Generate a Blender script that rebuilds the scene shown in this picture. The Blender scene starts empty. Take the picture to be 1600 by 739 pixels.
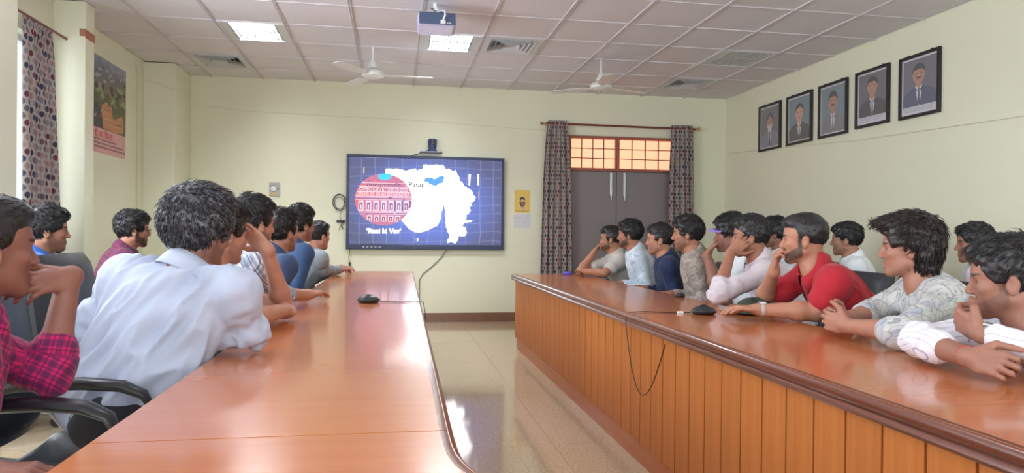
import bpy, bmesh, math, random
import numpy as np
from mathutils import Vector, Matrix
random.seed(7)
SC = bpy.context.scene
COL = SC.collection

# ------------------------------------------------------------------ camera, world, lights, exposure
FPX, YAW, PITCH, ROLL = 1092.0, math.radians(9.632), math.radians(-0.184), math.radians(0.598)
CAM = Vector((0, 0, 1.13))
c_f = Vector((math.sin(YAW)*math.cos(PITCH), math.cos(YAW)*math.cos(PITCH), math.sin(PITCH)))
c_r0 = Vector((math.cos(YAW), -math.sin(YAW), 0)); c_u0 = c_r0.cross(c_f)
c_r = c_r0*math.cos(ROLL) + c_u0*math.sin(ROLL); c_u = c_u0*math.cos(ROLL) - c_r0*math.sin(ROLL)
cam = bpy.data.cameras.new('camera'); cam.sensor_width = 36; cam.lens = FPX/1600*36; cam.clip_start = 0.05
cam_o = bpy.data.objects.new('camera', cam); COL.objects.link(cam_o)
cam_o.matrix_world = Matrix(((c_r.x, c_u.x, -c_f.x, CAM.x), (c_r.y, c_u.y, -c_f.y, CAM.y), (c_r.z, c_u.z, -c_f.z, CAM.z), (0, 0, 0, 1)))
SC.camera = cam_o

world = bpy.data.worlds.new('World'); SC.world = world; world.use_nodes = True
world.node_tree.nodes['Background'].inputs[0].default_value = (0.80, 0.90, 1.0, 1)
world.node_tree.nodes['Background'].inputs[1].default_value = 1.6

# daylight entering through the windows of the left wall (one area light in each window opening)
WINDOWS = [(5.30, 6.12), (3.35, 4.75), (1.25, 2.75), (-1.0, 0.6)]
WZ0, WZ1 = 0.95, 2.62
for wy0, wy1 in WINDOWS:
    l = bpy.data.lights.new('window_daylight', 'AREA'); l.shape = 'RECTANGLE'
    l.size = WZ1-WZ0-0.1; l.size_y = wy1-wy0-0.1
    l.energy = {5.30: 5, 3.35: 46, 1.25: 11, -1.0: 26}[wy0]*(wy1-wy0); l.color = (0.86, 0.93, 1.0)
    o = bpy.data.objects.new('window_daylight', l); COL.objects.link(o)
    o.location = (-2.74, (wy0+wy1)/2, (WZ0+WZ1)/2); o.rotation_euler = (0, -math.pi/2, 0)
# daylight through the wide window of the wall behind the camera
l = bpy.data.lights.new('window_daylight', 'AREA'); l.shape = 'RECTANGLE'; l.size = 4.4; l.size_y = 1.5; l.energy = 55; l.color = (0.9, 0.95, 1.0)
o = bpy.data.objects.new('window_daylight', l); COL.objects.link(o); o.location = (1.2, -1.68, 1.75); o.rotation_euler = (math.pi/2, 0, 0)
LAMP_STRENGTH = 84.0

vs = SC.view_settings
vs.view_transform = 'Standard'; vs.look = 'None'; vs.gamma = 1.0; vs.exposure = 0.74; vs.use_curve_mapping = False
SC.cycles.use_denoising = True
SC.cycles.max_bounces = 8; SC.cycles.diffuse_bounces = 5; SC.cycles.glossy_bounces = 4
SC.cycles.sample_clamp_indirect = 6.0; SC.cycles.caustics_reflective = False; SC.cycles.caustics_refractive = False

# ------------------------------------------------------------------ helpers
def sr(r, g, b):
    f = lambda c: (c/255/12.92) if c/255 <= 0.04045 else ((c/255+0.055)/1.055)**2.4
    return (f(r), f(g), f(b), 1.0)

def at(px, py, Y):
    d = c_f + c_r*((px-800)/FPX) + c_u*((369.5-py)/FPX)
    return CAM + d*((Y-CAM.y)/d.y)

MATS = {}
def mat(name, col, rough=0.5, metal=0.0, spec=0.5, emit=None, estr=0.0, bump=0.0, bscale=40.0, var=0.0, vscale=6.0, coat=0.0, alpha=1.0):
    if name in MATS: return MATS[name]
    m = bpy.data.materials.new(name); m.use_nodes = True
    nt = m.node_tree; b = nt.nodes['Principled BSDF']
    b.inputs['Base Color'].default_value = col
    b.inputs['Roughness'].default_value = rough; b.inputs['Metallic'].default_value = metal
    b.inputs['Specular IOR Level'].default_value = spec
    if coat: b.inputs['Coat Weight'].default_value = coat; b.inputs['Coat Roughness'].default_value = 0.12
    if emit: b.inputs['Emission Color'].default_value = emit; b.inputs['Emission Strength'].default_value = estr
    if alpha < 1: b.inputs['Alpha'].default_value = alpha
    if bump or var:
        tc = nt.nodes.new('ShaderNodeTexCoord')
    if var:
        n = nt.nodes.new('ShaderNodeTexNoise'); n.inputs['Scale'].default_value = vscale; n.inputs['Detail'].default_value = 4
        nt.links.new(tc.outputs['Object'], n.inputs['Vector'])
        mx = nt.nodes.new('ShaderNodeMix'); mx.data_type = 'RGBA'
        mx.inputs[6].default_value = tuple(c*(1-var) for c in col[:3])+(1,); mx.inputs[7].default_value = tuple(min(1, c*(1+var)) for c in col[:3])+(1,)
        nt.links.new(n.outputs['Fac'], mx.inputs[0]); nt.links.new(mx.outputs[2], b.inputs['Base Color'])
    if bump:
        n = nt.nodes.new('ShaderNodeTexNoise'); n.inputs['Scale'].default_value = bscale; n.inputs['Detail'].default_value = 3
        nt.links.new(tc.outputs['Object'], n.inputs['Vector'])
        bp = nt.nodes.new('ShaderNodeBump'); bp.inputs['Strength'].default_value = bump; bp.inputs['Distance'].default_value = 0.004
        nt.links.new(n.outputs['Fac'], bp.inputs['Height']); nt.links.new(bp.outputs[0], b.inputs['Normal'])
    MATS[name] = m
    return m

def emat(name, col, s=1.0):
    """light-giving flat colour (screen picture)"""
    return mat(name, (0.01, 0.01, 0.01, 1), 0.25, emit=col, estr=s)

def wood(name, c1, c2, rough, axis, scale=1.0, coat=0.0, rnd=0.0):
    m = bpy.data.materials.new(name); m.use_nodes = True; nt = m.node_tree; b = nt.nodes['Principled BSDF']
    tc = nt.nodes.new('ShaderNodeTexCoord'); mp = nt.nodes.new('ShaderNodeMapping')
    s = [26*scale]*3; s[axis] = 1.3*scale; mp.inputs['Scale'].default_value = s
    nt.links.new(tc.outputs['Object'], mp.inputs['Vector'])
    n = nt.nodes.new('ShaderNodeTexNoise'); n.inputs['Scale'].default_value = 1.6; n.inputs['Detail'].default_value = 6; n.inputs['Roughness'].default_value = 0.6
    nt.links.new(mp.outputs[0], n.inputs['Vector'])
    rp = nt.nodes.new('ShaderNodeValToRGB'); rp.color_ramp.elements[0].position = 0.33; rp.color_ramp.elements[1].position = 0.68
    rp.color_ramp.elements[0].color = c1; rp.color_ramp.elements[1].color = c2
    nt.links.new(n.outputs['Fac'], rp.inputs['Fac'])
    out = rp.outputs['Color']
    if rnd:
        oi = nt.nodes.new('ShaderNodeObjectInfo'); hs = nt.nodes.new('ShaderNodeHueSaturation')
        mr = nt.nodes.new('ShaderNodeMapRange'); mr.inputs[3].default_value = 1-rnd; mr.inputs[4].default_value = 1+rnd
        nt.links.new(oi.outputs['Random'], mr.inputs[0]); nt.links.new(mr.outputs[0], hs.inputs['Value'])
        nt.links.new(out, hs.inputs['Color']); out = hs.outputs['Color']
    nt.links.new(out, b.inputs['Base Color'])
    b.inputs['Roughness'].default_value = rough
    if coat: b.inputs['Coat Weight'].default_value = coat; b.inputs['Coat Roughness'].default_value = 0.1
    MATS[name] = m
    return m

def tag(o, label=None, cat=None, group=None, kind=None):
    if label: o['label'] = label
    if cat: o['category'] = cat
    if group: o['group'] = group
    if kind: o['kind'] = kind
    return o

def thing(name, label, cat, loc=(0, 0, 0), group=None):
    o = bpy.data.objects.new(name, None); COL.objects.link(o); o.location = loc; o.empty_display_size = 0.1
    return tag(o, label, cat, group)

def wparent(o, parent):
    """parent o (its mesh is in world coordinates) to an unrotated parent chain"""
    if parent is None: return o
    o.parent = parent; v = Vector((0, 0, 0)); p = parent
    while p: v -= p.location; p = p.parent
    o.location = v
    return o

class MB:
    def __init__(s): s.v = []; s.f = []; s.m = []; s.s = []; s.uv = None
    def add(s, vs, fs, mi=0, smooth=False):
        b = len(s.v); s.v += [tuple(p) for p in vs]
        for f in fs: s.f.append(tuple(b+i for i in f)); s.m.append(mi); s.s.append(smooth)
    def box(s, x0, x1, y0, y1, z0, z1, mi=0, M=None):
        vs = [Vector(p) for p in ((x0,y0,z0),(x1,y0,z0),(x1,y1,z0),(x0,y1,z0),(x0,y0,z1),(x1,y0,z1),(x1,y1,z1),(x0,y1,z1))]
        if M: vs = [M @ p for p in vs]
        s.add(vs, [(0,3,2,1),(4,5,6,7),(0,1,5,4),(1,2,6,5),(2,3,7,6),(3,0,4,7)], mi)
        return s
    def tube(s, pts, r, n=8, mi=0, caps=True, flat=1.0, up=None):
        pts = [Vector(p) for p in pts]; k = len(pts)
        rs = r if isinstance(r, (list, tuple)) else [r]*k
        t0 = (pts[1]-pts[0]).normalized()
        a = Vector(up) if up else (Vector((0,0,1)) if abs(t0.z) < 0.9 else Vector((1,0,0)))
        nrm = (a - t0*a.dot(t0)).normalized(); vs = []
        for i in range(k):
            t = (pts[min(i+1,k-1)]-pts[max(i-1,0)]).normalized()
            nrm = (nrm - t*nrm.dot(t)).normalized(); bn = t.cross(nrm)
            for j in range(n):
                q = 2*math.pi*j/n
                vs.append(pts[i] + (nrm*math.sin(q)*flat + bn*math.cos(q))*rs[i])
        fs = [(i*n+j, i*n+(j+1)%n, (i+1)*n+(j+1)%n, (i+1)*n+j) for i in range(k-1) for j in range(n)]
        s.add(vs, fs, mi, True)
        if caps: s.add(vs[:n], [tuple(range(n-1,-1,-1))], mi); s.add(vs[-n:], [tuple(range(n))], mi)
        return s
    def lathe(s, prof, c=(0,0,0), n=24, mi=0, M=None):
        vs = []
        for r, z in prof:
            for j in range(n):
                q = 2*math.pi*j/n; p = Vector((r*math.cos(q), r*math.sin(q), z))
                vs.append((M @ p if M else p) + Vector(c))
        k = len(prof)
        fs = [(i*n+j, i*n+(j+1)%n, (i+1)*n+(j+1)%n, (i+1)*n+j) for i in range(k-1) for j in range(n)]
        fs += [tuple(range(n-1,-1,-1)), tuple((k-1)*n+j for j in range(n))]
        s.add(vs, fs, mi, True); return s
    def prism(s, poly, fn, d0, d1, mi=0):
        n = len(poly); vs = [fn(p, d0) for p in poly] + [fn(p, d1) for p in poly]
        fs = [tuple(range(n-1,-1,-1)), tuple(range(n, 2*n))] + [(i, (i+1)%n, n+(i+1)%n, n+i) for i in range(n)]
        s.add(vs, fs, mi); return s
    def mesh(s, name, mats):
        me = bpy.data.meshes.new(name); me.from_pydata(s.v, [], s.f)
        for m in (mats if isinstance(mats, (list, tuple)) else [mats]): me.materials.append(m)
        me.polygons.foreach_set('material_index', s.m); me.polygons.foreach_set('use_smooth', s.s)
        if any(s.s): me.set_sharp_from_angle(angle=math.radians(40))
        bm = bmesh.new(); bm.from_mesh(me); bmesh.ops.recalc_face_normals(bm, faces=bm.faces); bm.to_mesh(me); bm.free()
        me.update(); return me
    def build(s, name, mats, parent=None, bevel=0.0, local=False, seg=2):
        o = bpy.data.objects.new(name, s.mesh(name, mats)); COL.objects.link(o)
        if parent is not None:
            if local: o.parent = parent
            else: wparent(o, parent)
        if bevel:
            md = o.modifiers.new('bevel', 'BEVEL'); md.width = bevel; md.segments = seg; md.limit_method = 'ANGLE'
        return o

def struct(o): o['kind'] = 'structure'; return o

def copy_tree(o, parent=None):
    c = o.copy(); COL.objects.link(c)
    if parent: c.parent = parent
    for ch in list(o.children): copy_tree(ch, c)
    return c

def text_mb(body, size, bold=0.0, align='CENTER', depth=0.0):
    cu = bpy.data.curves.new('text', 'FONT'); cu.body = body; cu.size = size; cu.align_x = align; cu.align_y = 'CENTER'
    cu.offset = bold; cu.extrude = depth; cu.resolution_u = 3
    o = bpy.data.objects.new('text', cu); COL.objects.link(o)
    dg = bpy.context.evaluated_depsgraph_get(); me = o.evaluated_get(dg).to_mesh()
    vs = [v.co.copy() for v in me.vertices]; fs = [tuple(p.vertices) for p in me.polygons]
    o.evaluated_get(dg).to_mesh_clear(); bpy.data.objects.remove(o); bpy.data.curves.remove(cu)
    return vs, fs

# ------------------------------------------------------------------ materials
M_wall = mat('cream_wall_paint', sr(231, 231, 207), 0.75, bump=0.12, bscale=60, var=0.02, vscale=1.2)
M_ceil = mat('ceiling_tile', sr(222, 218, 225), 0.8, bump=0.15, bscale=180, var=0.02, vscale=3)
M_tbar = mat('ceiling_grid_bar', sr(212, 206, 210), 0.75)
M_white = mat('white_plastic', sr(226, 228, 228), 0.4)
M_metal = mat('grey_metal', sr(190, 192, 196), 0.3, metal=0.9)
M_black = mat('black_plastic', sr(22, 23, 26), 0.4)
M_leather = mat('black_leather', sr(44, 47, 52), 0.42, bump=0.3, bscale=160)
M_frame = mat('dark_frame', sr(38, 34, 40), 0.35)
M_glass = mat('clear_glass', (1, 1, 1, 1), 0.02, alpha=0.12)
M_skirt = mat('brown_skirting_tile', sr(128, 92, 74), 0.25, var=0.12, vscale=14)
W_top = wood('orange_laminate_top', sr(180, 104, 58), sr(188, 112, 64), 0.26, 0, 0.7, coat=0.45)
W_plank = wood('orange_laminate_plank', sr(180, 104, 46), sr(193, 118, 56), 0.5, 2, 0.8, rnd=0.05)
W_rim = wood('dark_brown_moulding', sr(96, 52, 38), sr(112, 62, 46), 0.3, 1, 0.8, coat=0.3)
W_plinth = wood('brown_plinth', sr(186, 104, 58), sr(200, 118, 70), 0.35, 1, 0.8)

# floor tile: beige vitrified, glossy, mottled
def floor_mat():
    m = bpy.data.materials.new('beige_vitrified_tile'); m.use_nodes = True; nt = m.node_tree; b = nt.nodes['Principled BSDF']
    tc = nt.nodes.new('ShaderNodeTexCoord'); n = nt.nodes.new('ShaderNodeTexNoise'); n.inputs['Scale'].default_value = 70; n.inputs['Detail'].default_value = 5
    geo = nt.nodes.new('ShaderNodeNewGeometry'); nt.links.new(geo.outputs['Position'], n.inputs['Vector'])
    rp = nt.nodes.new('ShaderNodeValToRGB'); rp.color_ramp.elements[0].position = 0.35; rp.color_ramp.elements[1].position = 0.7
    rp.color_ramp.elements[0].color = sr(172, 152, 124); rp.color_ramp.elements[1].color = sr(198, 180, 152)
    nt.links.new(n.outputs['Fac'], rp.inputs['Fac']); nt.links.new(rp.outputs[0], b.inputs['Base Color'])
    b.inputs['Roughness'].default_value = 0.07; b.inputs['Specular IOR Level'].default_value = 0.75
    return m
M_floor = floor_mat()

# ------------------------------------------------------------------ room shell
XL, XR, YB, YF, H = -2.75, 4.47, 8.96, -1.75, 3.0
HT = 0.736
# floor: slab with separate tiles
fl = struct(MB().box(XL-0.3, XR+0.2, YF-0.2, YB+0.5, -0.12, -0.006).build('floor', mat('tile_grout', sr(158, 140, 114), 0.6)))
tw, td = (XR-XL)/12, 0.605
tile_me = MB().box(0.0008, tw-0.0008, 0.0008, td-0.0008, -0.012, 0.0).mesh('floor_tile', M_floor)
for i in range(12):
    for j in range(18):
        y0 = YF + j*td - 0.02
        if y0 + td > YB+0.19: continue
        t = bpy.data.objects.new('floor_tile', tile_me); COL.objects.link(t); t.parent = fl; t.location = (XL+i*tw, y0, 0)

# walls
DX0, DX1, DZ = 2.262, 3.738, 2.445
wb = MB()
wb.box(XL-0.2, DX0, YB, YB+0.2, 0, H+0.1).box(DX1, XR+0.2, YB, YB+0.2, 0, H+0.1).box(DX0, DX1, YB, YB+0.2, DZ, H+0.1)
struct(wb.build('wall_back', M_wall))
struct(MB().box(XR, XR+0.2, YF-0.2, YB, 0, H+0.1).build('wall_right', M_wall))
wl = MB(); ys = YF-0.2
for wy0, wy1 in sorted(WINDOWS):
    wl.box(XL-0.2, XL, ys, wy0, 0, H+0.1).box(XL-0.2, XL, wy0, wy1, 0, WZ0).box(XL-0.2, XL, wy0, wy1, WZ1, H+0.1); ys = wy1
wl.box(XL-0.2, XL, ys, YB, 0, H+0.1)
struct(wl.build('wall_left', M_wall))
wf = MB().box(XL, -1.1, YF-0.2, YF, 0, H+0.1).box(3.5, XR, YF-0.2, YF, 0, H+0.1).box(-1.1, 3.5, YF-0.2, YF, 0, 0.95).box(-1.1, 3.5, YF-0.2, YF, 2.55, H+0.1)
struct(wf.build('wall_front', M_wall))
# projecting piers on the left wall and the boxed column of the far corner
struct(MB().box(XL, -2.5, 6.235, 6.405, 0, H).build('wall_pier', M_wall, bevel=0.004))
struct(MB().box(XL, -2.5, 4.90, 5.19, 0, H).build('wall_pier', M_wall, bevel=0.004))
struct(MB().box(XL, -2.42, 8.34, YB, 0, H).build('wall_column', M_wall, bevel=0.004))
# strip of bare brown plaster around the pier near its top
pl = MB(); pl.box(-2.503, -2.497, 6.232, 6.409, 2.70, 2.768).box(-2.545, -2.497, 6.231, 6.236, 2.715, 2.775)
struct(pl.build('trim_1', mat('bare_brown_plaster', sr(176, 118, 92), 0.8, var=0.15, vscale=30)))
# skirting
struct(MB().box(-2.42, DX0-0.06, YB-0.012, YB, 0, 0.115).build('baseboard_back', M_skirt, bevel=0.003))
struct(MB().box(DX1+0.06, XR, YB-0.012, YB, 0, 0.115).build('baseboard_back', M_skirt, bevel=0.003))
struct(MB().box(XR-0.012, XR, YF, YB, 0, 0.115).build('baseboard_right', M_skirt, bevel=0.003))
struct(MB().box(XL, XL+0.012, 6.41, 8.34, 0, 0.115).build('baseboard_left', M_skirt, bevel=0.003))
# windows of the left wall (aluminium frame, two sashes, panes)
M_alu = mat('white_window_frame', sr(210, 212, 212), 0.4)
wn = 0
def window(n, x, y0, y1, axis):
    fr = MB(); t = 0.045; ym = (y0+y1)/2
    def bx(a0, a1, z0, z1):
        if axis == 0: fr.box(x-0.03, x+0.03, a0, a1, z0, z1)
        else: fr.box(a0, a1, x-0.03, x+0.03, z0, z1)
    bx(y0, y1, WZ0, WZ0+t); bx(y0, y1, WZ1-t, WZ1); bx(y0, y0+t, WZ0+t, WZ1-t); bx(y1-t, y1, WZ0+t, WZ1-t); bx(ym-t/2, ym+t/2, WZ0+t, WZ1-t)
    w = struct(fr.build('window_%d' % n, M_alu))
    for a0, a1 in ((y0+t, ym-t/2), (ym+t/2, y1-t)):
        p = MB()
        if axis == 0: p.box(x-0.003, x+0.003, a0, a1, WZ0+t, WZ1-t)
        else: p.box(a0, a1, x-0.003, x+0.003, WZ0+t, WZ1-t)
        p.build('window_pane', M_glass, w)
for i, (wy0, wy1) in enumerate(WINDOWS): window(i+1, XL-0.12, wy0, wy1, 0)
WZ1b = WZ1; WZ1 = 2.55; window(5, YF-0.12, -1.1, 3.5, 1); WZ1 = WZ1b

# ceiling: slab, grid bars, separate tiles
ce = struct(MB().box(XL-0.2, XR+0.2, YF-0.2, YB+0.2, H+0.09, H+0.2).build('ceiling', mat('ceiling_void', sr(120, 112, 108), 0.9)))
GX = [-2.796+0.60475*i for i in range(13)]; GY = [5.932+0.625*k for k in range(-12, 6)]
GXc = [XL]+GX[1:12]+[XR]
for x in GX[1:12]:
    MB().box(x-0.012, x-0.003, YF, YB, H-0.003, H+0.03).box(x+0.003, x+0.012, YF, YB, H-0.003, H+0.03).box(x-0.003, x+0.003, YF, YB, H+0.004, H+0.03).build('grid_bar', M_tbar, ce)
for y in GY:
    if YF+0.05 < y < YB: MB().box(XL, XR, y-0.006, y+0.006, H-0.001, H+0.03).build('grid_bar', M_tbar, ce)
half = {}   # (column,row) -> x ranges left for plain tile
cell = lambda c: (GXc[c]+0.006, GXc[c+1]-0.006)
LIGHTS = {(c, r): cell(c) for r in (13, 7, 2) for c in (2, 5, 10)}
VENTS = {(1, 15): cell(1), (6, 13): cell(6), (10, 15): cell(10)}
rows = list(zip([YF]+[y for y in GY if y > YF+0.05], [y for y in GY if y > YF+0.05]+[YB]))
rows = [(GY[k], GY[k+1]) for k in range(len(GY)-1)] + [(GY[-1], YB)]
rows = [(max(a, YF), b) for a, b in rows if b > YF+0.05]
roff = len(GY)-len(rows)
tcache = {}
def ctile(x0, x1, y0, y1, dz=0.0, tilt=0.0):
    key = (round(x1-x0, 3), round(y1-y0, 3))
    if key not in tcache:
        tcache[key] = MB().box(0.004, key[0]-0.004, 0.004, key[1]-0.004, 0.008, 0.024).mesh('ceiling_tile', M_ceil)
    o = bpy.data.objects.new('ceiling_tile', tcache[key]); COL.objects.link(o); o.parent = ce; o.location = (x0, y0, H+dz); o.rotation_euler = (0, tilt, 0)
for k, (y0, y1) in enumerate(rows):
    r = next((i for i in range(len(GY)-1) if abs(GY[i]-y0) < 0.3), len(GY)-1)
    for c in range(12):
        x0, x1 = GXc[c]+0.006, GXc[c+1]-0.006
        occ = LIGHTS.get((c, r)) or VENTS.get((c, r))
        if occ:
            if occ[0]-x0 > 0.1: ctile(x0, occ[0], y0+0.006, y1-0.006)
            if x1-occ[1] > 0.1: ctile(occ[1], x1, y0+0.006, y1-0.006)
        else:
            ctile(x0, x1, y0+0.006, y1-0.006, dz=random.uniform(-0.002, 0.002))

# ceiling lights: housing tray, side reflectors, glowing tubes, louvre blades
M_tube = mat('lit_fluorescent_tube', (1, 1, 1, 1), 0.4, emit=(0.93, 0.97, 1.0, 1), estr=LAMP_STRENGTH)
M_tube2 = mat('half_lit_fluorescent_tube', (1, 1, 1, 1), 0.4, emit=(0.93, 0.97, 1.0, 1), estr=LAMP_STRENGTH*0.3)
M_tubeoff = mat('unlit_fluorescent_tube', sr(225, 215, 208), 0.3)
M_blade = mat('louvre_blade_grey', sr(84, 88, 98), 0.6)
M_tray = mat('lamp_tray', sr(205, 206, 210), 0.35)
lab = {(2, 13): 'lit square ceiling light left of the projector', (5, 13): 'lit louvred ceiling light right behind the projector',
       (10, 13): 'unlit ceiling light panel near the right wall above the portraits'}
def ceiling_light(key, x0, x1, y0, y1, lit):
    cx, cy = (x0+x1)/2, (y0+y1)/2
    nm = {7: 'above the middle of the tables', 2: 'above the near end of the tables'}.get(key[1], '')
    side = {2: 'left', 5: 'centre', 10: 'right'}[key[0]]
    t = thing('ceiling_light', lab.get(key, '%s louvred ceiling light %s' % (side, nm)), 'ceiling light', (cx, cy, H), 'fluorescent ceiling lights')
    fr = MB(); w = 0.018
    fr.box(x0, x1, y0+0.012, y0+0.012+w, H-0.006, H+0.01).box(x0, x1, y1-0.012-w, y1-0.012, H-0.006, H+0.01).box(x0, x0+w, y0+0.03, y1-0.03, H-0.006, H+0.01).box(x1-w, x1, y0+0.03, y1-0.03, H-0.006, H+0.01)
    fr.build('frame', M_tray, t)
    MB().box(x0, x1, y0+0.012, y1-0.012, H+0.07, H+0.078).build('tray', M_tray, t)
    bx0, bx1, by0, by1 = cx-0.2, cx+0.2, y0+0.05, y1-0.05
    for sx0, sx1 in ((x0+w, bx0), (bx1, x1-w)):
        MB().box(sx0, sx1, y0+0.03, y1-0.03, H+0.0, H+0.006).build('side_panel', M_tray, t)
    for k in range(3):
        xx = bx0+0.07+k*0.13
        MB().box(xx-0.055, xx+0.055, by0, by1, H+0.022, H+0.045).build('tube', (M_tube if key[1] == 13 else M_tube2) if lit else M_tubeoff, t)
    if key[1] == 13 or True:
        for k in range(13):
            xx = bx0+0.4*k/12
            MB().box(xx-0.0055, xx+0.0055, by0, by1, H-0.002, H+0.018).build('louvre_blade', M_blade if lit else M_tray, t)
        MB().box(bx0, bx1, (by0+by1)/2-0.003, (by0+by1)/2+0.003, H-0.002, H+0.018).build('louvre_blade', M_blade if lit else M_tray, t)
for (c, r), (x0, x1) in LIGHTS.items(): ceiling_light((c, r), x0, x1, GY[r], GY[r]+0.625, (c != 10 or r != 13) and r != 2)

# air vents: square diffusers with concentric sloping vanes
M_dark = mat('vent_dark', sr(46, 44, 46), 0.8)
vlab = {(1, 15): 'square ceiling air vent at the far left corner', (6, 13): 'square ceiling air vent right of the projector light', (10, 15): 'square ceiling air vent near the far right corner'}
for (c, r), (x0, x1) in VENTS.items():
    y0, y1 = GY[r], GY[r]+0.625 if r < 17 else YB
    cx, cy = (x0+x1)/2, (y0+y1)/2
    t = thing('air_vent', vlab[(c, r)], 'air vent', (cx, cy, H), 'ceiling air vents')
    MB().box(x0+0.03, x1-0.03, y0+0.04, y1-0.04, H+0.07, H+0.08).build('duct', M_dark, t)
    hx, hy = (x1-x0)/2-0.012, (y1-y0)/2-0.012
    def ring(o0, o1, z0, z1, th=0.003):
        m = MB(); a = [(-1,-1),(1,-1),(1,1),(-1,1)]
        vs = []
        for (s, z) in ((o0, z0), (o1, z1), (o1-0.0, z1+th), (o0, z0+th)):
            vs += [(cx+p[0]*(hx*s), cy+p[1]*(hy*s), z) for p in a]
        fs = []
        for q in range(4):
            for e in range(4): fs.append((q*4+e, q*4+(e+1)%4, ((q+1)%4)*4+(e+1)%4, ((q+1)%4)*4+e))
        m.add(vs, fs); return m
    ring(1.0, 0.78, H-0.004, H-0.004, 0.012).build('frame', M_tray, t)
    for s in (0.78, 0.62, 0.46, 0.30):
        ring(s-0.02, s-0.15, H-0.012, H+0.04).build('vane', M_tray, t)

# ceiling fans
def fan(x, y, ang, label):
    t = thing('ceiling_fan', label, 'ceiling fan', (x, y, H), 'ceiling fans')
    MB().tube([(x, y, H+0.05), (x, y, H-0.16)], 0.011, 10).build('down_rod', M_white, t)
    MB().lathe([(0.0, 0), (0.015, 0), (0.05, -0.07), (0.058, -0.09), (0.05, -0.1), (0, -0.1)], (x, y, H-0.12), 20).build('canopy', M_white, t)
    MB().lathe([(0, 0), (0.05, 0), (0.105, -0.02), (0.118, -0.045), (0.11, -0.07), (0.06, -0.09), (0, -0.092)], (x, y, H-0.225), 28).build('motor', M_white, t)
    for k in range(3):
        a = ang + k*2*math.pi/3; d = Vector((math.cos(a), math.sin(a), 0)); n = Vector((-d.y, d.x, 0))
        m = MB(); c = Vector((x, y, H-0.285)); pts = [(0.09, 0.022), (0.17, 0.03), (0.2, 0.06), (0.42, 0.065), (0.58, 0.055), (0.60, 0.03)]
        vs = []
        for rr, w in pts:
            for sg in (1, -1):
                for dz in (0.0, -0.004): vs.append(c + d*rr + n*w*sg + Vector((0, 0, dz + 0.006*sg*(1 if rr > 0.18 else 0))))
        fs = []
        for i in range(len(pts)-1):
            b = i*4
            for e in ((0, 1), (1, 3), (3, 2), (2, 0)): fs.append((b+e[0], b+e[1], b+4+e[1], b+4+e[0]))
        fs += [(0, 1, 3, 2), tuple(b+4 for b in (len(pts)*4-8, len(pts)*4-6, len(pts)*4-5, len(pts)*4-7))]
        m.add(vs, fs); m.build('blade', M_white, t)
fan(-0.22, 7.19, -0.05, 'white ceiling fan left of the screen camera')
fan(2.18, 7.24, 0.35, 'white ceiling fan in front of the brown doors')

# projector on its ceiling mount
t = thing('projector', 'grey and white projector hanging from the ceiling mount', 'projector', (0.33, 5.62, H))
px, py = 0.33, 5.75
MB().tube([(px-0.01, py, H+0.05), (px-0.01, py, 2.95)], 0.017, 12).tube([(px-0.01, py, 2.975), (px+0.02, py, 2.94), (px, py, 2.92)], 0.022, 10).build('mount_pole', M_white, t)
MB().box(px-0.06, px+0.1, py-0.06, py+0.06, 2.905, 2.917).build('mount_plate', M_white, t, bevel=0.003)
R = Matrix.Translation((px, py, 2.842)) @ Matrix.Rotation(math.radians(-3), 4, 'X')
b = MB().box(-0.155, 0.155, -0.13, 0.15, -0.055, 0.06, 0, R).build('body', mat('projector_white', sr(196, 190, 226), 0.4), t, bevel=0.03, seg=5)
MB().box(-0.145, 0.145, -0.137, -0.124, -0.048, 0.05, 0, R).build('rear_panel', mat('projector_grey', sr(74, 92, 122), 0.45), b, bevel=0.012, seg=3)
for k in range(4): MB().box(0.03+0.022*k, 0.043+0.022*k, -0.1395, -0.1365, -0.04, -0.03, 0, R).build('socket', M_white, b)
m = MB(); m.tube([R @ Vector(p) for p in ((0.045, -0.15, -0.02), (0.06, -0.17, 0.02), (0.055, -0.15, 0.06), (0.03, -0.08, 0.085), (-0.01, -0.02, 0.09))], 0.008, 8)
m.build('cable', M_white, t)
MB().box(0.025, 0.065, -0.155, -0.137, -0.045, -0.015, 0, R).build('plug', M_white, t, bevel=0.003)
m = MB(); m.tube([(px-0.02, py, 2.97), (px-0.045, py-0.02, 2.96), (px-0.02, py-0.03, 2.94), (px+0.06, py-0.02, 2.935), (px+0.11, py-0.03, 2.90)], 0.004, 6)
m.build('wire', M_frame, t)

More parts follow.
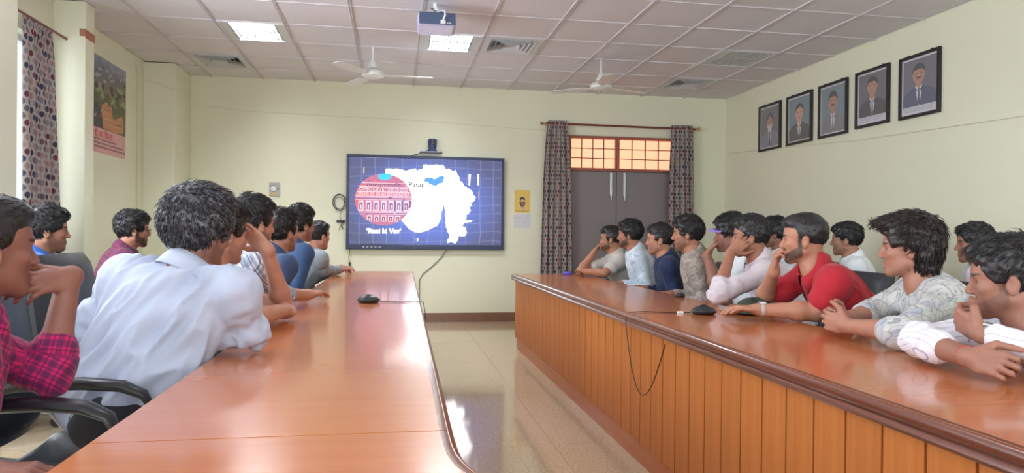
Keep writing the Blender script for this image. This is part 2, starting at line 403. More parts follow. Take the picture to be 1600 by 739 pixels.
# ------------------------------------------------------------------ double door with orange transom
M_dframe = mat('door_frame_brown', sr(158, 92, 78), 0.4)
M_leaf = mat('dark_brown_door', sr(136, 126, 130), 0.4, var=0.05, vscale=5)
TZ = 1.985
fr = MB(); y0, y1 = YB-0.02, YB+0.1; w = 0.035
fr.box(DX0, DX0+w, y0, y1, 0, DZ).box(DX1-w, DX1, y0, y1, 0, DZ).box(DX0+w, DX1-w, y0, y1, DZ-w, DZ).box(DX0+w, DX1-w, y0, y1, TZ-0.005, TZ+0.035)
xm = 2.932
fr.box(xm-0.028, xm+0.028, y0, y1, TZ+0.035, DZ-w)
dr = struct(fr.build('door_1', M_dframe, bevel=0.004))
for x0, x1, hx in ((DX0+w+0.003, xm-0.003, 2.853), (xm+0.003, DX1-w-0.003, 3.04)):
    lf = MB().box(x0, x1, YB+0.01, YB+0.05, 0.01, TZ-0.008).build('door_leaf', M_leaf, dr, bevel=0.003)
    MB().box(hx-0.017, hx+0.017, YB-0.004, YB+0.01, 1.655, 1.965).build('tower_bolt', M_metal, lf, bevel=0.004)
    MB().tube([(hx, YB-0.008, 1.60), (hx, YB-0.008, 1.96)], 0.008, 8).build('bolt_rod', M_metal, lf)
    hx2 = xm-0.06 if hx < xm else xm+0.06
    MB().tube([(hx2, YB+0.01, 0.98), (hx2, YB-0.03, 1.0), (hx2, YB-0.03, 1.14), (hx2, YB+0.01, 1.16)], 0.008, 8).build('handle', M_metal, lf)
M_opane = mat('orange_lit_pane', sr(226, 150, 118), 0.08, emit=sr(250, 170, 134), estr=0.85)
M_bar = mat('transom_bar', sr(92, 50, 48), 0.45)
def transom(x0, x1):
    z0, z1 = TZ+0.035, DZ-w
    for i in range(4):
        for j in range(3):
            MB().box(x0+(x1-x0)*i/4+0.004, x0+(x1-x0)*(i+1)/4-0.004, YB+0.030, YB+0.036, z0+(z1-z0)*j/3+0.004, z0+(z1-z0)*(j+1)/3-0.004).build('window_pane', M_opane, dr)
    for i in range(1, 4): xx = x0+(x1-x0)*i/4; MB().box(xx-0.006, xx+0.006, YB+0.018, YB+0.042, z0, z1).build('glazing_bar', M_bar, dr)
    for j in range(1, 3): zz = z0+(z1-z0)*j/3; MB().box(x0, x1, YB+0.02, YB+0.04, zz-0.005, zz+0.005).build('glazing_bar', M_bar, dr)
transom(DX0+w, xm-0.028); transom(xm+0.028, DX1-w)
MB().box(DX0-0.05, DX1+0.05, YB+0.14, YB+0.2, 0, DZ+0.05).build('backing', mat('corridor_orange', sr(190, 120, 92), 0.8), dr)

# ------------------------------------------------------------------ curtains
def curtain_mat():
    m = bpy.data.materials.new('tulip_print_curtain'); m.use_nodes = True; nt = m.node_tree; N = nt.nodes.new; L = nt.links.new
    b = nt.nodes['Principled BSDF']; b.inputs['Roughness'].default_value = 0.8
    uv = N('ShaderNodeUVMap'); sx = N('ShaderNodeSeparateXYZ'); L(uv.outputs[0], sx.inputs[0])
    def math_(op, a, b_=None, c=None):
        n = N('ShaderNodeMath'); n.operation = op
        for i, v in enumerate((a, b_, c)):
            if v is None: continue
            if isinstance(v, (int, float)): n.inputs[i].default_value = v
            else: L(v, n.inputs[i])
        return n.outputs[0]
    u = math_('DIVIDE', sx.outputs[0], 0.058); v = math_('DIVIDE', sx.outputs[1], 0.052)
    row = math_('FLOOR', v); sh = math_('MULTIPLY', math_('MODULO', math_('ABSOLUTE', row), 2.0), 0.5)
    u2 = math_('ADD', u, sh); fu = math_('SUBTRACT', math_('FRACT', u2), 0.5); fv = math_('SUBTRACT', math_('FRACT', v), 0.5)
    # bulb: an ellipse with a pointed tip
    du = math_('POWER', math_('DIVIDE', fu, 0.34), 2.0); dv = math_('POWER', math_('DIVIDE', math_('ADD', fv, -0.02), 0.42), 2.0)
    bulb = math_('LESS_THAN', math_('ADD', du, dv), 1.0)
    stem = math_('MULTIPLY', math_('LESS_THAN', math_('ABSOLUTE', fu), 0.05), math_('LESS_THAN', fv, 0.0))
    mask = math_('MAXIMUM', bulb, stem)
    cid = N('ShaderNodeCombineXYZ'); L(math_('FLOOR', u2), cid.inputs[0]); L(row, cid.inputs[1])
    wn_ = N('ShaderNodeTexWhiteNoise'); L(cid.outputs[0], wn_.inputs['Vector'])
    rp = N('ShaderNodeValToRGB'); rp.color_ramp.interpolation = 'CONSTANT'
    cols = [(0.0, sr(152, 122, 118)), (0.2, sr(104, 46, 62)), (0.40, sr(52, 54, 78)), (0.60, sr(126, 118, 124)), (0.82, sr(94, 86, 94))]
    e = rp.color_ramp.elements; e[0].color = cols[0][1]; e[1].position = cols[1][0]; e[1].color = cols[1][1]
    for p, c in cols[2:]: q = e.new(p); q.color = c
    L(wn_.outputs['Value'], rp.inputs['Fac'])
    mx = N('ShaderNodeMix'); mx.data_type = 'RGBA'; mx.inputs[6].default_value = sr(166, 156, 150); L(rp.outputs[0], mx.inputs[7]); L(mask, mx.inputs[0])
    L(mx.outputs[2], b.inputs['Base Color'])
    return m
M_curtain = curtain_mat()
def curtain(name, label, top, bot, z1, z0, pl, axis, plane, seed):
    """top/bot = (a0, a1) range along the wall; pl = number of pleats"""
    rnd = random.Random(seed); nu, nv = pl*10, 30; v = []; uvv = []; ph = [rnd.uniform(-0.5, 0.5) for _ in range(pl+1)]; am = [rnd.uniform(0.7, 1.2) for _ in range(pl+1)]
    width = max(bot[1]-bot[0], top[1]-top[0])*1.9
    for j in range(nv+1):
        q = j/nv; e = q**0.6
        a0 = top[0]+(bot[0]-top[0])*e; a1 = top[1]+(bot[1]-top[1])*e; z = z1+(z0-z1)*q
        for i in range(nu+1):
            u = i/nu; k = min(pl, int(u*pl)); amp = 0.035*(0.55+0.6*q)*am[k]
            a = a0+(a1-a0)*u + 0.008*math.sin(5*q+ph[k]*6); d = amp*math.sin(2*math.pi*pl*u+ph[k]*1.2*q) + 0.012*math.sin(7*u+2*q)
            if q < 0.06: d *= 0.6
            v.append((plane+d, a, z) if axis == 0 else (a, plane+d, z)); uvv.append((u*width, z))
    m = MB(); n = nu+1
    m.add(v, [(j*n+i, j*n+i+1, (j+1)*n+i+1, (j+1)*n+i) for j in range(nv) for i in range(nu)], 0, True)
    me = m.mesh(name, M_curtain); ul = me.uv_layers.new(name='UVMap')
    for lp in me.loops: ul.data[lp.index].uv = uvv[lp.vertex_index]
    o = bpy.data.objects.new(name, me); COL.objects.link(o)
    sd = o.modifiers.new('thick', 'SOLIDIFY'); sd.thickness = 0.004
    return tag(o, label, 'curtain', 'tulip print curtains')
curtain('curtain', 'tulip print curtain left of the brown double door', (1.965, 2.21), (1.85, 2.32), 2.61, 0.04, 5, 1, 8.84, 1)
curtain('curtain', 'tulip print curtain right of the brown double door', (3.64, 3.93), (3.61, 4.0), 2.61, 0.04, 5, 1, 8.84, 2)
curtain('curtain', 'tulip print curtain at the left wall window beside the pier', (5.56, 5.98), (5.55, 6.17), 2.67, 0.08, 6, 0, -2.645, 3)
t = thing('curtain_rod', 'brown curtain rod with brass finials over the double door', 'curtain rod', (2.95, 8.85, 2.56))
MB().tube([(1.93, 8.84, 2.572), (3.98, 8.84, 2.562)], 0.013, 12).build('rod', mat('rod_brown', sr(120, 62, 58), 0.35), t)
M_brass = mat('brass', sr(190, 160, 110), 0.3, metal=0.8)
for x, s in ((1.93, -1), (3.98, 1)):
    MB().lathe([(0, 0), (0.014, 0.002), (0.014, 0.02), (0.009, 0.028), (0.022, 0.045), (0.024, 0.058), (0.012, 0.075), (0, 0.08)], (x, 8.84, 2.567), 14, 0, Matrix.Rotation(s*math.pi/2, 3, 'Y')).build('finial', M_brass, t)
    MB().box(x+0.03*s*-1-0.01, x+0.03*s*-1+0.01, 8.84, YB, 2.555, 2.58).build('bracket', M_brass, t, bevel=0.003)
t = thing('curtain_rod', 'curtain rod above the left wall window', 'curtain rod', (-2.645, 5.7, 2.69))
MB().tube([(-2.645, 5.19, 2.685), (-2.645, 6.235, 2.685)], 0.011, 10).build('rod', MATS['rod_brown'], t)

# ------------------------------------------------------------------ tables
def fillet_curve(side, n=14):
    """inner edge of the near end: curves away from the left table, then runs across to the right one"""
    out = []; xl, yb, r = 0.112, 0.80, 0.50
    for k in range(n+1):
        a = math.pi + (math.pi/2)*k/n; out.append((xl+r+r*math.cos(a), yb+r+r*math.sin(a)))
    return out + [(1.170, yb)]
fc = fillet_curve(0)
TT = 0.03     # top thickness
def top_piece(poly, parent, name='tabletop'):
    return MB().prism(poly, lambda p, d: (p[0], p[1], d), HT-TT, HT).build(name, W_top, parent)
def rim(pts, parent):
    """moulded dark edge strip: pts run along the edge with the table on their left"""
    prof = [(-0.016, 0.0008), (-0.004, 0.0008), (0.005, -0.003), (0.011, -0.011), (0.012, -0.022), (0.008, -0.031), (0.003, -0.035), (0.009, -0.040), (0.011, -0.049), (0.006, -0.057), (-0.03, -0.058), (-0.03, -0.031), (-0.016, -0.0305)]
    n = len(prof); vs = []; k = len(pts); P = [Vector((p[0], p[1], 0)) for p in pts]
    for i in range(k):
        t = (P[min(i+1, k-1)]-P[max(i-1, 0)]).normalized(); o = Vector((t.y, -t.x, 0))
        for a, z in prof: vs.append(P[i]+o*a+Vector((0, 0, HT+z)))
    fs = [(i*n+j, i*n+(j+1)%n, (i+1)*n+(j+1)%n, (i+1)*n+j) for i in range(k-1) for j in range(n)]
    fs += [tuple(range(n-1, -1, -1)), tuple((k-1)*n+j for j in range(n))]
    m = MB(); m.add(vs, fs, 0, True); return m.build('edge_moulding', W_rim, parent)

M_gapd = mat('dark_subframe', sr(50, 30, 22), 0.8)
def lerp_edge(y):   # inner edge of the left table, slightly out of parallel
    return 0.112+(0.190-0.112)*(y-1.40)/(7.27-1.40)
LX0 = -0.55
tl = thing('conference_table', 'long orange laminate table running along the left row', 'table', (-0.2, 4.3, 0))
cuts = [1.40, 3.45, 5.40, 7.27]
for a, b_ in zip(cuts[:-1], cuts[1:]):
    g = 0.0022
    top_piece([(LX0, a+g), (lerp_edge(a), a+g), (lerp_edge(b_), b_-g), (LX0, b_-g)], tl)
rim([(lerp_edge(1.4), 1.40), (lerp_edge(4), 4.0), (lerp_edge(7.27), 7.27)], tl)
rim([(lerp_edge(7.27), 7.27), (LX0, 7.27)], tl)
trt = thing('conference_table', 'long orange laminate table with planked front along the right row', 'table', (1.5, 4.0, 0))
RX0, RX1, RY1 = 1.172, 1.86, 6.86
cutr = [0.12, 1.36, 3.40, 5.15, RY1]
for a, b_ in zip(cutr[:-1], cutr[1:]):
    g = 0.0008
    top_piece([(RX0, a+g), (RX1, a+g), (RX1, b_-g), (RX0, b_-g)], trt)
rim([(RX0, RY1), (RX0, 0.8)], trt); rim([(RX1, RY1), (RX0, RY1)], trt)
tn = thing('conference_table', 'curved near end table joining both long rows below the camera', 'table', (0.65, 0.5, 0))
poly = [(LX0, 1.3975), (LX0, 0.3), (-0.35, 0.12), (1.170, 0.12)] + fc[::-1] + [(lerp_edge(1.397), 1.397)]
bm = MB().prism(poly, lambda p, d: (p[0], p[1], d), HT-TT, HT).build('tabletop', W_top, tn)
rim(fc[::-1]+[(lerp_edge(1.397), 1.397)], tn)
# dark sub-frame seen through the joints of the tops
for par, x0, x1, yy in ((tl, -0.5, 0.07, 1.40), (tl, -0.5, 0.07, 3.45), (tl, -0.5, 0.07, 5.40), (trt, 1.24, 1.82, 3.40), (trt, 1.24, 1.82, 5.15), (trt, 1.24, 1.82, 1.36)):
    MB().box(x0, x1, yy-0.03, yy+0.03, HT-TT-0.03, HT-TT-0.0005).build('cross_rail', M_gapd, par)
# planked fronts
PZ0, PZ1 = 0.115, HT-0.055
pw = 0.1425
plank_me = MB().box(-0.009, 0.009, 0.0042, pw-0.0042, PZ0, PZ1).mesh('plank', W_plank)
M_gap = mat('dark_gap', sr(34, 18, 12), 0.8)
def planks(parent, x, ya, yb, face):
    n = int((yb-ya)/pw); y = yb-n*pw
    MB().box(x+0.009 if face < 0 else x-0.02, x+0.02 if face < 0 else x-0.009, ya, yb, 0.1, PZ1).build('backing_panel', M_gap, parent)
    MB().box(x+0.012 if face < 0 else x-0.03, x+0.03 if face < 0 else x-0.012, ya+0.012, yb-0.012, 0, 0.112).build('plinth', W_plinth, parent, bevel=0.002)
    for k in range(n):
        o = bpy.data.objects.new('plank', plank_me); COL.objects.link(o); wparent(o, parent)
        o.location = o.location + Vector((x, y+k*pw, 0)); o.rotation_euler = (0, 0, random.uniform(-0.004, 0.004))
planks(trt, 1.205, 0.85, 6.82, -1)
planks(tl, 0.085, 1.45, 7.22, 1)
# end panels, outer legs
for par, x0, x1, y in ((trt, 1.22, 1.80, 6.80), (trt, 1.22, 1.80, 3.5), (tl, -0.5, 0.07, 7.2), (tl, -0.5, 0.07, 2.43)):
    MB().box(x0, x1, y-0.012, y+0.012, 0, HT-TT).build('end_panel', W_plinth, par, bevel=0.002)
m = MB(); m.prism([(x, y-0.03) for x, y in fc]+[(x, y-0.05) for x, y in fc[::-1]], lambda p, d: (p[0], p[1], d), 0, PZ1); m.build('curved_panel', W_plank, tn)

# conference microphones with cables
M_mic = mat('microphone_black', sr(34, 38, 42), 0.38)
def mic(x, y, cab, label):
    t = thing('conference_microphone', label, 'microphone', (x, y, HT), 'black table microphones')
    MB().lathe([(0, 0), (0.052, 0), (0.062, 0.008), (0.064, 0.016), (0.05, 0.03), (0.022, 0.041), (0.0, 0.043)], (x, y, HT+0.0015), 28).build('body', M_mic, t)
    MB().lathe([(0.016, 0), (0.018, 0.003), (0.012, 0.006), (0, 0.007)], (x, y, HT+0.042), 16).build('button', M_black, t)
    MB().tube(cab, 0.0025, 6).build('cable', M_black, t)
    return t
mic(-0.134, 4.02, [(-0.07, 4.02, HT+0.006), (0.05, 4.0, HT+0.004), (0.145, 4.02, HT+0.006), (0.17, 3.98, HT+0.004), (0.18, 3.95, HT-0.05), (0.182, 3.9, 0.5)], 'black table microphone on the left table')
def hang(p0, p1, low, n=16):
    out = []
    for k in range(n+1):
        u = k/n; out.append((p0[0]+(p1[0]-p0[0])*u, p0[1]+(p1[1]-p0[1])*u, p0[2]+(p1[2]-p0[2])*u - low*4*u*(1-u)*(1-0.25*(2*u-1))))
    return out
tm = mic(1.55, 3.32, [(1.49, 3.34, HT+0.006), (1.40, 3.37, HT+0.004), (1.27, 3.42, HT+0.004), (1.19, 3.40, HT+0.004)] + hang((1.152, 3.36, HT-0.03), (1.165, 2.87, HT-0.075), 0.30), 'black table microphone by the wrist watch on the right table')
MB().box(1.425, 1.455, 3.345, 3.365, HT+0.001, HT+0.011).build('plug', M_white, tm, bevel=0.002)
tm = thing('small_box', 'small black device behind the microphone on the right table', 'device', (1.84, 4.25, HT))
MB().lathe([(0, 0), (0.03, 0), (0.033, 0.008), (0.026, 0.022), (0, 0.026)], (1.82, 4.25, HT+0.0015), 18).build('body', M_black, tm)
m = MB().lathe([(0, 0), (0.05, 0), (0.055, 0.01), (0.03, 0.03), (0, 0.032)], (1.70, 6.72, HT+0.0015), 18).build('pouch', mat('purple_cloth', sr(96, 84, 186), 0.7))
tag(m, 'small purple pouch at the far end of the right table', 'pouch')
# green cap lying on the right table
t = thing('cap', 'dark green cap lying on the right table behind the watch', 'cap', (1.86, 3.36, HT))
M_green = mat('dark_green_cloth', sr(58, 66, 52), 0.85, bump=0.2, bscale=300)
cb = MB(); n = 24; prof = [(1.0, 0.0), (1.02, 0.012), (0.95, 0.035), (0.75, 0.055), (0.4, 0.068), (0.0, 0.07)]; vs = []
for r_, z in prof:
    for j in range(n):
        q = 2*math.pi*j/n; vs.append((1.835+0.10*r_*math.cos(q), 3.33+0.085*r_*math.sin(q)+0.02*z/0.07, HT+0.002+z*(1+0.15*math.sin(2*q+1))))
cb.add(vs, [(i*n+j, i*n+(j+1)%n, (i+1)*n+(j+1)%n, (i+1)*n+j) for i in range(len(prof)-1) for j in range(n)]+[tuple(range(n-1, -1, -1))], 0, True)
cb.build('crown', M_green, t)
vm = MB(); vs = []
for r_, z in ((1.0, 0.006), (1.7, 0.003)):
    for j in range(9):
        q = math.radians(140)+math.radians(110)*j/8; vs.append((1.835+0.095*r_*math.cos(q), 3.33+0.08*r_*math.sin(q), HT+0.0035+z+0.012*math.cos((j-4)/4*1.4)))
vm.add(vs, [(j, j+1, 9+j+1, 9+j) for j in range(8)], 0, True); v_ = vm.build('visor', M_green, t); v_.modifiers.new('t', 'SOLIDIFY').thickness = 0.004

from mathutils.geometry import tessellate_polygon

# ------------------------------------------------------------------ screen and things on the back wall
TX0, TX1, TZ0, TZ1, TY = -0.58, 1.398, 0.925, 2.104, 8.88
def tvp(px, py):      # place on the panel of a spot of the picture it shows
    yt = 240+0.0324*(px-541); yb_ = 389+0.0081*(px-541)
    return (TX0+(px-541)/247*(TX1-TX0), TZ1-(py-yt)/(yb_-yt)*(TZ1-TZ0))
tv = thing('display_screen', 'large wall mounted display showing a white map on blue', 'screen', (0.41, 8.9, 0.92))
M_bez = mat('screen_bezel', sr(40, 50, 84), 0.35)
bz = MB(); bw = 0.035
bz.box(TX0, TX1, TY-0.005, TY+0.06, TZ1-bw, TZ1).box(TX0, TX1, TY-0.005, TY+0.06, TZ0, TZ0+0.06).box(TX0, TX0+bw, TY-0.005, TY+0.06, TZ0+0.06, TZ1-bw).box(TX1-bw, TX1, TY-0.005, TY+0.06, TZ0+0.06, TZ1-bw)
bz.box(TX0+0.01, TX1-0.01, TY+0.01, TY+0.07, TZ0+0.01, TZ1-0.01)
bez = bz.build('bezel', M_bez, tv, bevel=0.004)
def screen_mat():
    m = bpy.data.materials.new('screen_blue_grid'); m.use_nodes = True; nt = m.node_tree; N = nt.nodes.new; L = nt.links.new
    b = nt.nodes['Principled BSDF']; b.inputs['Base Color'].default_value = (0.01, 0.01, 0.015, 1); b.inputs['Roughness'].default_value = 0.3
    geo = N('ShaderNodeNewGeometry'); mp = N('ShaderNodeMapping'); mp.inputs['Location'].default_value = (-0.41, 0, -1.5); L(geo.outputs['Position'], mp.inputs[0])
    sx = N('ShaderNodeSeparateXYZ'); L(mp.outputs[0], sx.inputs[0])
    # picture of a curved grid with a soft brighter middle
    gr = N('ShaderNodeTexGradient'); gr.gradient_type = 'SPHERICAL'; m2 = N('ShaderNodeMapping'); m2.inputs['Scale'].default_value = (1.0, 0, 1.5); L(mp.outputs[0], m2.inputs[0]); L(m2.outputs[0], gr.inputs[0])
    rp = N('ShaderNodeValToRGB'); rp.color_ramp.elements[0].color = sr(74, 78, 120); rp.color_ramp.elements[1].color = sr(88, 120, 226); rp.color_ramp.elements[1].position = 0.75
    L(gr.outputs[1], rp.inputs[0])
    nz = N('ShaderNodeTexNoise'); nz.inputs['Scale'].default_value = 1.5; L(mp.outputs[0], nz.inputs['Vector'])
    def M_(op, a, b_=None):
        n = N('ShaderNodeMath'); n.operation = op
        for i, v in enumerate((a, b_)):
            if v is None: continue
            if isinstance(v, (int, float)): n.inputs[i].default_value = v
            else: L(v, n.inputs[i])
        return n.outputs[0]
    wob = M_('MULTIPLY', nz.outputs['Fac'], 0.12)
    lx = M_('LESS_THAN', M_('ABSOLUTE', M_('SUBTRACT', M_('FRACT', M_('DIVIDE', M_('ADD', sx.outputs[0], wob), 0.165)), 0.5)), 0.02)
    lz = M_('LESS_THAN', M_('ABSOLUTE', M_('SUBTRACT', M_('FRACT', M_('DIVIDE', M_('ADD', sx.outputs[2], wob), 0.115)), 0.5)), 0.025)
    ln = M_('MULTIPLY', M_('MAXIMUM', lx, lz), 0.35)
    mx = N('ShaderNodeMix'); mx.data_type = 'RGBA'; L(ln, mx.inputs[0]); L(rp.outputs[0], mx.inputs[6]); mx.inputs[7].default_value = sr(170, 180, 220)
    L(mx.outputs[2], b.inputs['Emission Color']); b.inputs['Emission Strength'].default_value = 0.74
    return m
scr = MB().box(TX0+bw, TX1-bw, TY+0.001, TY+0.012, TZ0+0.06, TZ1-bw).build('screen', screen_mat(), tv)
def flat(poly, y, m, name, parent=scr):
    """flat picture layer on the panel, poly in (x, z)"""
    tr = tessellate_polygon([[Vector((p[0], p[1], 0)) for p in poly]]); fs = []
    for q in tr:      # all facing the room
        A, B_, C_ = (poly[i] for i in q); cr = (B_[0]-A[0])*(C_[1]-A[1])-(B_[1]-A[1])*(C_[0]-A[0]); fs.append(tuple(q) if cr > 0 else tuple(q)[::-1])
    me = bpy.data.meshes.new(name); me.from_pydata([(p[0], y, p[1]) for p in poly], [], fs); me.materials.append(m); me.update()
    o = bpy.data.objects.new(name, me); COL.objects.link(o); return wparent(o, parent)
mapz = [(55,95),(75,92),(110,100),(140,94),(170,97),(205,112),(250,100),(290,92),(298,110),(350,95),(352,62),(375,60),(400,68),(430,64),(470,65),(495,66),(515,75),(530,100),(560,98),(580,112),(600,120),(612,105),(620,135),(640,160),(645,195),(665,200),(680,235),(720,255),(745,275),(750,300),(775,325),(765,350),(735,365),(745,385),(725,400),(735,430),(720,455),(697,465),(700,490),(690,500),(715,510),(750,508),(745,516),(690,525),(660,550),(690,560),(705,600),(690,630),(660,632),(640,625),(635,665),(615,690),(590,680),(575,676),(550,688),(548,660),(570,650),(560,610),(540,565),(535,520),(530,480),(528,430),(525,400),(515,385),(510,410),(495,440),(497,490),(470,545),(400,580),(330,602),(290,600),(240,570),(200,525),(180,500),(140,440),(60,300),(55,130)]
r2 = lambda p: tvp(590+p[0]*0.1963, 245+p[1]*0.1963)
r1 = lambda p: tvp(540+p[0]*0.2167, 235+p[1]*0.2167)
E_white = emat('screen_white', (1, 1, 1, 1), 3.0)
rj = random.Random(5); jag = []
for i, p in enumerate(mapz):        # ragged coast and borders
    q = mapz[(i+1) % len(mapz)]; L_ = math.hypot(q[0]-p[0], q[1]-p[1]); n_ = max(1, int(L_/9)) if p[0] > 200 or p[1] < 120 else 1
    for k in range(n_):
        j_ = 0 if k == 0 else rj.uniform(-3.2, 3.2); smooth_ = 0.25 if (p[1] > 480 and p[0] < 480) else 1.0
        jag.append((p[0]+(q[0]-p[0])*k/n_+j_*smooth_*(q[1]-p[1])/max(L_, 1), p[1]+(q[1]-p[1])*k/n_-j_*smooth_*(q[0]-p[0])/max(L_, 1)))
flat([r2(p) for p in jag], TY-0.0002, E_white, 'map_shape')
blue = [(352,185),(375,165),(420,165),(440,178),(470,160),(505,148),(525,168),(510,185),(510,208),(475,215),(450,235),(425,225),(400,222),(390,200),(365,200)]
flat([r2(p) for p in blue], TY-0.0008, emat('screen_blue_region', sr(64, 150, 232), 0.72), 'map_region')
E_line = emat('screen_grey_line', sr(150, 150, 162), 0.75)
lines = [[(385,75),(390,130),(380,160)],[(470,215),(475,300),(450,330)],[(530,160),(560,230),(610,260),(650,210)],[(475,330),(560,300),(640,320),(700,280)],[(400,340),(380,420),(400,560)],[(300,420),(380,410),(495,440)],[(540,260),(530,330),(590,360),(600,440),(540,500)],[(600,440),(650,400),(640,330)],[(650,400),(720,430)],[(540,520),(630,520),(650,470)],[(580,570),(640,600)],[(470,300),(400,290),(320,300)],[(240,560),(280,520),(330,600)]]
lm = MB()
for ln in lines:
    for a, b_ in zip(ln[:-1], ln[1:]):
        A = Vector(r2(a)); B = Vector(r2(b_)); d = (B-A).normalized()*0.0012; n = Vector((-d.y, d.x))
        lm.add([(p.x, TY-0.0008, p.y) for p in (A+n, B+n, B-n, A-n)], [(0, 1, 2, 3)])
tag(lm.build('district_lines', E_line, scr), kind='stuff')
lm = MB()
for ln in [[(530,402),(550,404),(575,402)],[(530,482),(560,481)],[(262,295),(272,280)]]:
    for a, b_ in zip(ln[:-1], ln[1:]):
        A = Vector(r2(a)); B = Vector(r2(b_)); d = (B-A).normalized()*0.002; n = Vector((-d.y, d.x))
        lm.add([(p.x, TY-0.0008, p.y) for p in (A+n, B+n, B-n, A-n)], [(0, 1, 2, 3)])
lm.build('map_mark', emat('screen_dark_line', sr(70, 70, 80), 0.8), scr)
# round inset picture: pink stone terraces with rows of niches
cxz, czz = tvp(598, 311.5); rx = 44/247*(TX1-TX0); rz = 0.322
flat([(cxz+rx*math.cos(2*math.pi*k/48), czz+rz*math.sin(2*math.pi*k/48)) for k in range(48)], TY-0.0012, emat('inset_stone', sr(196, 104, 140), 0.68), 'inset_picture')
rnd = random.Random(3)
E_in = [emat('inset_pale', sr(240, 206, 224), 0.72), emat('inset_purple', sr(120, 70, 140), 0.62), emat('inset_red', sr(214, 84, 92), 0.72), emat('inset_orange', sr(232, 128, 112), 0.72), emat('inset_dark', sr(120, 40, 70), 0.7)]
im = [MB() for _ in E_in]
def inpic(u0, u1, v0, v1, mi, y=TY-0.0016):
    """rectangle in the unit disc, clipped to it"""
    lim = lambda v: math.sqrt(max(0, 1-v*v))*0.985
    for k in range(4):
        a, b_ = v0+(v1-v0)*k/4, v0+(v1-v0)*(k+1)/4; l_ = min(lim(a), lim(b_)); p, q = max(u0, -l_), min(u1, l_)
        if q-p < 0.004 or max(abs(a), abs(b_)) > 0.985: continue
        im[mi].add([(cxz+p*rx, y, czz+a*rz), (cxz+q*rx, y, czz+a*rz), (cxz+q*rx, y, czz+b_*rz), (cxz+p*rx, y, czz+b_*rz)], [(0, 1, 2, 3)])
for (u0, u1, v0, v1, mi) in [(-1, -0.62, 0.1, 0.55, 3), (-1, -0.7, -0.5, 0.05, 2), (-0.62, 0.1, 0.1, 0.5, 2), (0.25, 1, -0.6, -0.02, 1)]: inpic(u0, u1, v0, v1, mi, TY-0.0014)
for v in (0.62, 0.47, 0.28, 0.115, 0.07, -0.02, -0.47, -0.52, -0.585): inpic(-1, 1, v, v+0.022, 0, TY-0.002)
for v in (0.035, -0.555): inpic(-1, 1, v, v+0.03, 1, TY-0.002)
def niche_row(v0, v1, n, span, c1, c2):
    for i in range(n):
        u = -span+2*span*(i+0.5)/n; w_ = span/n*0.72
        inpic(u-w_, u+w_, v0, v1, c1, TY-0.0018); inpic(u-w_*0.62, u+w_*0.62, v0+(v1-v0)*0.1, v0+(v1-v0)*0.8, c2, TY-0.0022)
        inpic(u-w_*0.2, u+w_*0.2, v0+(v1-v0)*0.15, v0+(v1-v0)*0.6, 0, TY-0.0026)
niche_row(0.50, 0.61, 9, 0.6, 1, 4); niche_row(0.31, 0.46, 11, 0.85, 0, 4); niche_row(0.15, 0.27, 9, 0.9, 0, 2)
niche_row(-0.44, -0.05, 7, 0.92, 0, 1); niche_row(-0.86, -0.62, 5, 0.62, 0, 4)
for k in range(90):
    u, v = rnd.uniform(-0.95, 0.95), rnd.uniform(-0.9, 0.75); inpic(u, u+rnd.uniform(0.03, 0.1), v, v+rnd.uniform(0.01, 0.03), rnd.choice((0, 2, 4, 3 if u < -0.3 else 1)), TY-0.0028)
for mi, mm in enumerate(im): tag(mm.build('inset_detail', E_in[mi], scr), kind='stuff')
flat([r1(p) for p in ((225,178),(245,168),(275,165),(305,167),(325,176),(318,200),(300,211),(270,213),(240,208),(228,195))], TY-0.0032, emat('screen_cyan', sr(40, 200, 240), 0.72), 'inset_sky')
def screen_text(body, px, py, size, m, bold, wpx):
    vs, fs = text_mb(body, size, bold); x, z = tvp(px, py)
    w_ = max(v.x for v in vs)-min(v.x for v in vs); sc = wpx/247*(TX1-TX0)/w_
    k = MB(); k.add([(x+v.x*sc, TY-0.0034, z+v.y) for v in vs], fs); k.build('screen_text', m, scr)
screen_text('Patan', 649, 289, 0.085, emat('screen_text_grey', sr(70, 66, 86), 0.6), 0.003, 25)
screen_text('\u2018Rani ki Vav\u2019', 598.5, 361, 0.085, E_white, 0.0022, 53)
E_pink = emat('screen_pale_bar', sr(236, 220, 230), 1.0)
for pts, m_ in (([(715,140),(735,140),(728,228),(715,228)], E_pink), ([(785,140),(803,140),(803,228),(790,228)], E_pink), ([(796,280),(801,280),(801,340),(797,340)], emat('screen_ochre', sr(190, 150, 130), 0.8)), ([(290,645),(293,645),(293,668),(290,668)], E_pink), ([(303,645),(317,650),(315,672),(303,670)], E_pink)):
    flat([r2(p) for p in pts], TY-0.0008, m_, 'screen_bar')
flat([r1(p) for p in ((123,120),(128,120),(128,165),(123,165))], TY-0.0008, E_pink, 'screen_bar')
for k in range(5): MB().box(TX0+0.2+0.05*k, TX0+0.225+0.05*k, TY-0.0062, TY-0.004, TZ0+0.025, TZ0+0.032).build('bezel_mark', M_white, bez)

